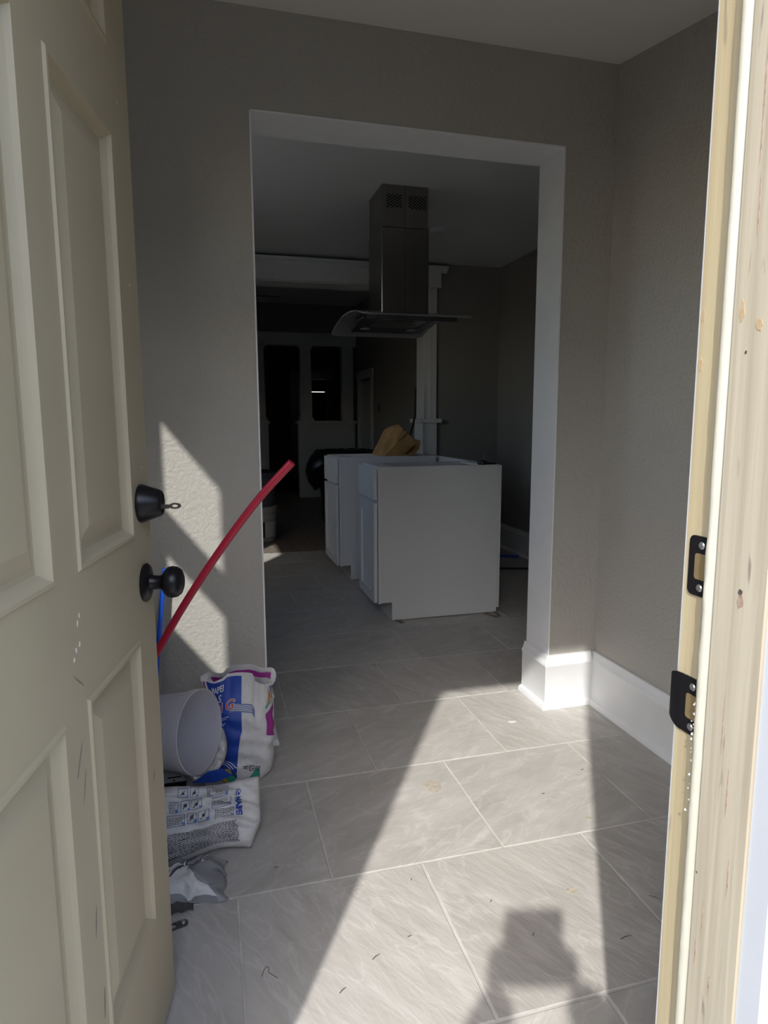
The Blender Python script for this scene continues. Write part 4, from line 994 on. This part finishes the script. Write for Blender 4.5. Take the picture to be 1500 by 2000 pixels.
# blue torn paper at its mouth and green scrap
def scrap(name, pts, m, parent, th=0.0008):
    mb = MB(); mb.add([Vector(p) for p in pts], [tuple(range(len(pts)))]); return mb.build(name, m, parent, solid=th)
scrap('torn_flap', [(-1.545, -0.43, 0.128), (-1.50, -0.44, 0.162), (-1.462, -0.43, 0.160), (-1.435, -0.42, 0.130), (-1.48, -0.425, 0.118)], INKB, la)
scrap('torn_flap', [(-1.425, -0.425, 0.135), (-1.40, -0.43, 0.15), (-1.385, -0.425, 0.135), (-1.40, -0.42, 0.12)], SACK, la)

# ---- grey and white bag at the bottom of the pile -----------------------
GREYS = mat('sack_grey', (0.23, 0.23, 0.245), 0.45, var=0.15, vscale=15, bump=0.2, bscale=40, bdist=0.006)
def third(u, v):
    x = -1.70 + 0.235*u; y_ = -0.750 + 0.135*v
    ed = (max(0, 1-abs(2*u-1)**4))*(max(0, 1-abs(2*v-1)**3))
    z = 0.003 + 0.050*ed**0.8 + (0.014*nz((u*5, v*5, 0), 1.3) + 0.010*abs(nz((u*9, v*8, 2), 1)))*ed**0.5
    x += 0.018*nz((u*3, v*4, 4), 1.5)+0.012*(v-0.5); y_ += 0.02*nz((u*4, v*3, 9), 1.5)+0.02*u-0.012
    return Vector((x, y_, max(0.003, z)))
t3 = empty('plastic_bag', (-1.59, -0.63, 0)); tag(t3, 'flattened grey plastic bag with a white corner, lowest in the pile', 'bag')
mb = MB(); mb.grid(third, 44, 36); mb.build('sack', GREYS, t3, smooth=70, solid=0.001)
conform('white_patch', third, SACK, t3, [[(0.36, 0.12), (0.62, 0.02), (0.92, 0.04), (0.80, 0.22), (0.66, 0.42), (0.55, 0.62), (0.36, 0.60)]], step=(0.03, 0.03), off=0.0016)
conform('print', third, INKK, t3, [[(0.40, 0.28), (0.42, 0.25), (0.62, 0.46), (0.60, 0.48)]], step=(0.03, 0.03), off=0.0026)
conform('printed_box', third, INKK, t3, frame_quads(0.60, 0.78, 0.62, 0.84, 0.012), step=(0.03, 0.03), off=0.0026)
conform('printed_box', third, INKW, t3, frame_quads(0.585, 0.795, 0.60, 0.86, 0.010), step=(0.03, 0.03), off=0.0022)
def curl(u, v): return Vector((-1.535+0.06*u, -0.715+0.03*v-0.01*u, 0.004+0.018*math.sin(u*3)*v+0.004*nz((u*5, v*5, 1), 2)))
MB().grid(curl, 10, 6).build('torn_flap', SACK, t3, smooth=60, solid=0.0008)
def rag(u, v): return Vector((-1.64+0.10*u, -0.775+0.045*v+0.01*u, 0.003+0.012*abs(nz((u*5, v*5, 3), 2))+0.008*math.sin(math.pi*u)*math.sin(math.pi*v)))
tag(MB().grid(rag, 14, 8).build('paper_scrap', mat('scrap_dark', (0.10, 0.10, 0.095), 0.8, var=0.4, vscale=30), smooth=70, solid=0.001), 'dark crumpled paper scrap on the floor below the grey bag', 'scrap')

# ---- white bucket on its side -------------------------------------------
bd = Vector((0.82, -0.44, 0.10)).normalized()     # mouth direction
bc = Vector((-1.518, -0.362, 0.246))              # centre of mouth
bz = bd; bx = Vector((-bd.y, bd.x, 0)).normalized(); by = bz.cross(bx)
MBk = basis(bc, bx, by, bz)
WB = mat('milky_plastic', (0.66, 0.65, 0.69), 0.4, var=0.08, vscale=25, bump=0.1, bscale=60)
_n = WB.node_tree.nodes; _l = WB.node_tree.links; _o = _n['Material Output']     # thin milky plastic lets light through
_t = _n.new('ShaderNodeBsdfTranslucent'); _t.inputs[0].default_value = (0.80, 0.79, 0.86, 1); _m = _n.new('ShaderNodeMixShader'); _m.inputs[0].default_value = 0.42
_l.new(_n['Principled BSDF'].outputs[0], _m.inputs[1]); _l.new(_t.outputs[0], _m.inputs[2]); _l.new(_m.outputs[0], _o.inputs[0])
wbk = empty('plastic_bucket', (-1.60, -0.26, 0.1)); tag(wbk, 'milky white plastic bucket tipped on its side, smeared with dried grout', 'bucket')
def bk(prof_, w=0.0):
    return prof_
def bkf(r_, z, a, lip=0.0):
    # squashed, slightly wavy rim
    k = 1+0.03*math.cos(2*a+0.6)
    return MBk @ Vector((r_*k*math.cos(a), r_*k*math.sin(a), z))
RM = 0.122; DP = 0.25
prof_ = [(0.0, -DP), (0.088, -DP), (0.094, -DP+0.006), (RM-0.006, -0.03), (RM-0.002, -0.028), (RM, -0.004), (RM+0.001, 0.0), (RM-0.002, 0.001), (RM-0.004, -0.002), (0.091, -DP+0.008), (0.0, -DP+0.006)]
mb = MB(); nn = 48; vs = []; fs = []
for r_, z in prof_:
    for i in range(nn): vs.append(bkf(r_, z, 2*math.pi*i/nn))
for j in range(len(prof_)-1):
    for i in range(nn): q = (i+1) % nn; fs.append((j*nn+i, j*nn+q, (j+1)*nn+q, (j+1)*nn+i))
mb.add(vs, fs).build('pail', WB, wbk, smooth=40)
# dried grout on the low lip
def crust(u, v):
    a = R(238+100*u); w = math.sin(math.pi*u)**0.7; t = -1+2*v
    z = 0.035*w*max(0, t) + 0.085*w*min(0, t)
    return bkf(RM+0.002+(0.008+0.016*w)*(1-t*t)*(0.8+0.6*nz((u*9, v*6, 2), 1.4)), z, a)
MB().grid(crust, 44, 14).build('grout_crust', mat('dried_grout', (0.58, 0.565, 0.53), 0.9, bump=0.5, bscale=60, var=0.15, vscale=30), wbk, smooth=70)
CH2 = mat('splash', (0.72, 0.72, 0.72), 0.7)
for i in range(22):
    a = R(random.uniform(150, 260)); z = random.uniform(-0.20, -0.04); s = random.uniform(0.002, 0.007)
    rr = 0.094+(RM-0.100)*(z+DP)/(DP-0.03)+0.0006
    pts = [bkf(rr, z+s*math.sin(t)*0.5, a+s*math.cos(t)/rr) for t in [2*math.pi*k/7 for k in range(7)]]
    MB().add(pts, [tuple(range(7))]).build('splash', CH2, wbk)

# ---- grey plastic tray under the bucket ---------------------------------
GP = mat('grey_plastic', (0.34, 0.34, 0.35), 0.55, var=0.15, vscale=20, bump=0.1, bscale=70)
tr = empty('tool_case', (-1.66, -0.30, 0)); tag(tr, 'light grey plastic tool case with a slotted front under the tipped bucket', 'case')
tx0, tx1, ty0, ty1 = -1.74, -1.545, -0.315, -0.15
B(tx0, tx1, ty0, ty1, 0.070, 0.106).build('top_tray', GP, tr, bevel=0.006)
B(tx0+0.01, tx1-0.012, ty0+0.03, ty1-0.01, 0.004, 0.071).build('dark_recess_fill', BLACKP, tr, bevel=0.004)  # black block standing in for the shade of the recess below the tray
MB().prism([(tx1-0.030, 0.002), (tx1+0.045, 0.002), (tx1+0.030, 0.075), (tx1-0.016, 0.098)], ty0-0.004, ty0+0.012, 'y').build('side_guard', GP, tr, bevel=0.002)
B(tx1-0.020, tx1+0.008, ty0+0.01, ty1-0.02, 0.002, 0.09).build('side_guard', GP, tr, bevel=0.003)
B(-1.618, -1.580, ty0-0.0006, ty0+0.002, 0.088, 0.092).build('slot', BLK, tr)
MB().lathe([(0.0, 0.0008), (0.003, 0.0008), (0.003, 0.0)], 10, zto((-1.600, ty0, 0.080), (0, -1, 0))).build('slot', BLK, tr)

# ---- pipes leaning behind the door --------------------------------------
def spline(pts, n=10):
    out = []; P = [Vector(p) for p in pts]
    for i in range(len(P)-1):
        p0, p1, p2, p3 = P[max(i-1, 0)], P[i], P[i+1], P[min(i+2, len(P)-1)]
        for k in range(n):
            t = k/n; out.append(0.5*((2*p1)+(-p0+p2)*t+(2*p0-5*p1+4*p2-p3)*t*t+(-p0+3*p1-3*p2+p3)*t**3))
    out.append(P[-1]); return out
tag(MB().tube(spline([(-1.905, -0.325, 0.0105), (-1.755, -0.412, 0.285), (-1.607, -0.50, 0.550), (-1.533, -0.54, 0.679), (-1.452, -0.58, 0.805), (-1.358, -0.62, 0.935), (-1.275, -0.66, 1.031)]), 0.0096, 20, hollow=0.0072).build('red_pipe', REDP, smooth=50), 'long red plastic pipe slanting up from behind the entry door', 'pipe')
tag(MB().tube(spline([(-1.688, -0.048, 0.009), (-1.658, -0.040, 0.30), (-1.632, -0.032, 0.52), (-1.614, -0.026, 0.655)]), 0.008, 14, hollow=0.006).build('blue_pipe', BLUEP, smooth=50), 'short upright blue plastic pipe leaning on the wall behind the door knob', 'pipe')

# ---- floor debris -------------------------------------------------------
br = empty('metal_bracket', (-1.585, -0.806, 0)); tag(br, 'flat metal strap bracket on the tiles by the door edge', 'bracket')
MB_ = Matrix.Translation((-1.595, -0.808, 0.001)) @ Matrix.Rotation(R(14), 4, 'Z')
out = rrect(0.045, 0.011, 0.010); inn = rrect(0.030, 0.0055, 0.005)
mb = MB(); k = len(out)
for z in (0, 0.002):
    mb.add([MB_ @ Vector((p[0], p[1], z)) for p in out]+[MB_ @ Vector((p[0]-0.010, p[1], z)) for p in inn], [(i, (i+1) % k, k+(i+1) % k, k+i) for i in range(k)])
mb.add([MB_ @ Vector((p[0], p[1], z)) for z in (0, 0.002) for p in out], [(i, (i+1) % k, k+(i+1) % k, k+i) for i in range(k)])
mb.build('strap', STEELD, br)
MB().lathe([(0.0, 0.0045), (0.004, 0.004), (0.0055, 0.002), (0.0055, 0.0)], 14, MB_ @ Matrix.Translation((0.034, 0, 0.002))).build('rivet', SCREW, br, smooth=40)
TW = mat('twig', (0.13, 0.11, 0.095), 0.8)
def twig(p, ang, L, r_=0.0012):
    d = Vector((math.cos(ang), math.sin(ang), 0)); p = Vector((p[0], p[1], r_+0.0004))
    o = MB().tube([p-d*L/2, p+Vector((-d.y, d.x, 0))*L*0.08, p+d*L/2], [r_*0.8, r_, r_*0.5], 6).build('twig', TW)
    tag(o, 'tiny dark twig lying on the grey floor tiles', 'twig', 'twigs on the tile floor')
for p, a, L in (((-1.163, -1.005), 0.5, .022), ((-1.248, -1.067), 0.6, .018), ((-1.078, -0.971), 0.1, .01), ((-0.48, -1.015), -0.9, .03), ((-0.812, -1.038), 0.8, .011), ((-0.62, -1.10), 0.1, .03), ((-1.339, -0.667), 0.3, .008), ((-0.86, -0.92), 0.7, .009), ((-1.02, -0.80), 1.2, .008), ((-0.52, -0.55), 0.2, .012), ((-0.33, -0.46), 0.2, .014)): twig(p, a, L)
tag(MB().tube(spline([Vector((-1.391, -0.976, 0.0011))+Vector((p[0]*0.5, p[1]*0.5, 0)) for p in ((-.021, -.030), (-.011, -.002), (.002, .014), (.012, .004), (.007, -.014), (.019, -.030), (.041, -.054))], 6), 0.0007, 6).build('string', TW), 'short hooked bit of dark string on the shaded tiles', 'string')
FLAKE = mat('dried_leaf', (0.46, 0.41, 0.33), 0.9, var=0.3, vscale=40); SAND = mat('dried_mortar', (0.44, 0.395, 0.335), 0.95, var=0.25, vscale=60)
def flake(name, c, rx, ry, z, m, label, cat, seed):
    rnd = random.Random(seed); n_ = 14; top = [Vector((c[0]+rx*math.cos(2*math.pi*i/n_)*rnd.uniform(.55, 1.1), c[1]+ry*math.sin(2*math.pi*i/n_)*rnd.uniform(.55, 1.1), z*rnd.uniform(.3, 1))) for i in range(n_)]
    mb = MB(); mb.add([Vector((p.x, p.y, 0.0002)) for p in top]+top+[Vector((c[0], c[1], z))], [(i, (i+1) % n_, n_+(i+1) % n_, n_+i) for i in range(n_)]+[(n_+i, n_+(i+1) % n_, 2*n_) for i in range(n_)])
    tag(mb.build(name, m, smooth=70), label, cat)
flake('dried_mortar', (-0.83, -0.418), 0.036, 0.040, 0.0008, SAND, 'thin tan smear of dried mortar on the sunlit tile', 'mortar smear', 3)
flake('dry_leaf', (-0.66, -0.939), 0.016, 0.011, 0.002, FLAKE, 'small pale dry leaf flake in the sun beside the shadow', 'leaf', 5)
flake('dry_leaf', (-0.455, -0.694), 0.010, 0.008, 0.002, FLAKE, 'small brown leaf bit near the edge of the sunlight', 'leaf', 8)
flake('plaster_chip', (-0.397, -0.087), 0.020, 0.009, 0.002, INKW, 'white plaster chip on the tile near the baseboard corner', 'chip', 11)

# ================================================================== PHOTOGRAPHER (outside the frame; casts the shadow on the tiles)
per = empty('person', (-1.62, -2.72, -0.34)); tag(per, 'person outside the doorway, arms raised holding a phone', 'person')
def skin(name, pts, edges, root, m, parent, sub=2):
    me = bpy.data.meshes.new(name); me.from_pydata([Vector(p[:3])-WORLD[parent.name] for p in pts], edges, [])
    o = bpy.data.objects.new(name, me); COL.objects.link(o); o.parent = parent; me.materials.append(m)
    md = o.modifiers.new('skin', 'SKIN'); md.use_smooth_shade = True
    for i, p in enumerate(pts):
        sv = me.skin_vertices[0].data[i]; sv.radius = (p[3], p[3] if len(p) < 5 else p[4]); sv.use_root = (i == root)
    o.modifiers.new('sub', 'SUBSURF').levels = sub; o.modifiers['sub'].render_levels = sub
    return o
CLOTH = mat('dark_clothes', (0.05, 0.055, 0.07), 0.9); SKINM = mat('skin', (0.40, 0.24, 0.17), 0.6)
fx, fy, gz0 = -1.62, -2.74, -0.34
phc = CAM - RGT*0.034 - _F*0.014 - UPV*0.045
HL = phc - RGT*0.074 - UPV*0.055; HR = phc + RGT*0.074 - UPV*0.055
body = [(fx, fy, gz0+0.92, .145, .115), (fx, fy, gz0+1.12, .14, .105), (fx, fy+.01, gz0+1.34, .16, .11), (fx, fy+.01, gz0+1.46, .075, .075), (fx, fy+.02, gz0+1.52, .055), (fx, fy+.05, gz0+1.60, .075, .09), (fx, fy+.045, gz0+1.70, .06, .075),
        (fx-.19, fy, gz0+1.41, .06), (fx-.30, fy+.17, gz0+1.16, .055), (HL.x-.045, HL.y-.06, HL.z-.075, .045), (HL.x+.012, HL.y-.02, HL.z-.02, .045),
        (fx+.19, fy, gz0+1.41, .06), (fx+.42, fy+.17, gz0+1.16, .055), (HR.x+.045, HR.y-.06, HR.z-.075, .045), (HR.x-.012, HR.y-.02, HR.z-.02, .045),
        (fx-.095, fy, gz0+0.80, .09), (fx-.11, fy+.01, gz0+0.47, .062), (fx-.12, fy-.02, gz0+0.09, .042), (fx-.13, fy+.13, gz0+0.035, .035),
        (fx+.095, fy, gz0+0.80, .09), (fx+.11, fy+.01, gz0+0.47, .062), (fx+.12, fy-.02, gz0+0.09, .042), (fx+.13, fy+.13, gz0+0.035, .035)]
ed = [(0,1),(1,2),(2,3),(3,4),(4,5),(5,6),(2,7),(7,8),(8,9),(9,10),(2,11),(11,12),(12,13),(13,14),(0,15),(15,16),(16,17),(17,18),(0,19),(19,20),(20,21),(21,22)]
skin('body', body, ed, 0, CLOTH, per)
for Hc, s in ((HL, 1), (HR, -1)):
    pts = [(*(Hc-_F*0.02), .022)]; e2 = []
    for j in range(4):
        zo = UPV*(0.034-0.021*j); k = len(pts)
        q = [Hc+zo*0.8+RGT*(-0.012*s)-_F*0.004, Hc+zo+RGT*(-0.010*s)+_F*0.012, Hc+zo+RGT*(0.020*s)+_F*0.0155]
        pts += [(*q[0], .0095), (*q[1], .0088), (*q[2], .008)]; e2 += [(0, k), (k, k+1), (k+1, k+2)]
    k = len(pts); q = [Hc+UPV*0.015-_F*0.028+RGT*(0.004*s), Hc+UPV*0.04-_F*0.02+RGT*(0.022*s)]
    pts += [(*q[0], .011), (*q[1], .0095)]; e2 += [(0, k), (k, k+1)]
    skin('hand', pts, e2, 0, SKINM, per, 1)
PM = basis(phc, RGT, UPV, -_F)
ph = MB().box(-0.067, 0.067, -0.085, 0.076, -0.0035, 0.0035, M=PM).build('phone', BLACKP, bevel=0.002); tag(ph, 'phone held up outside the doorway', 'phone')
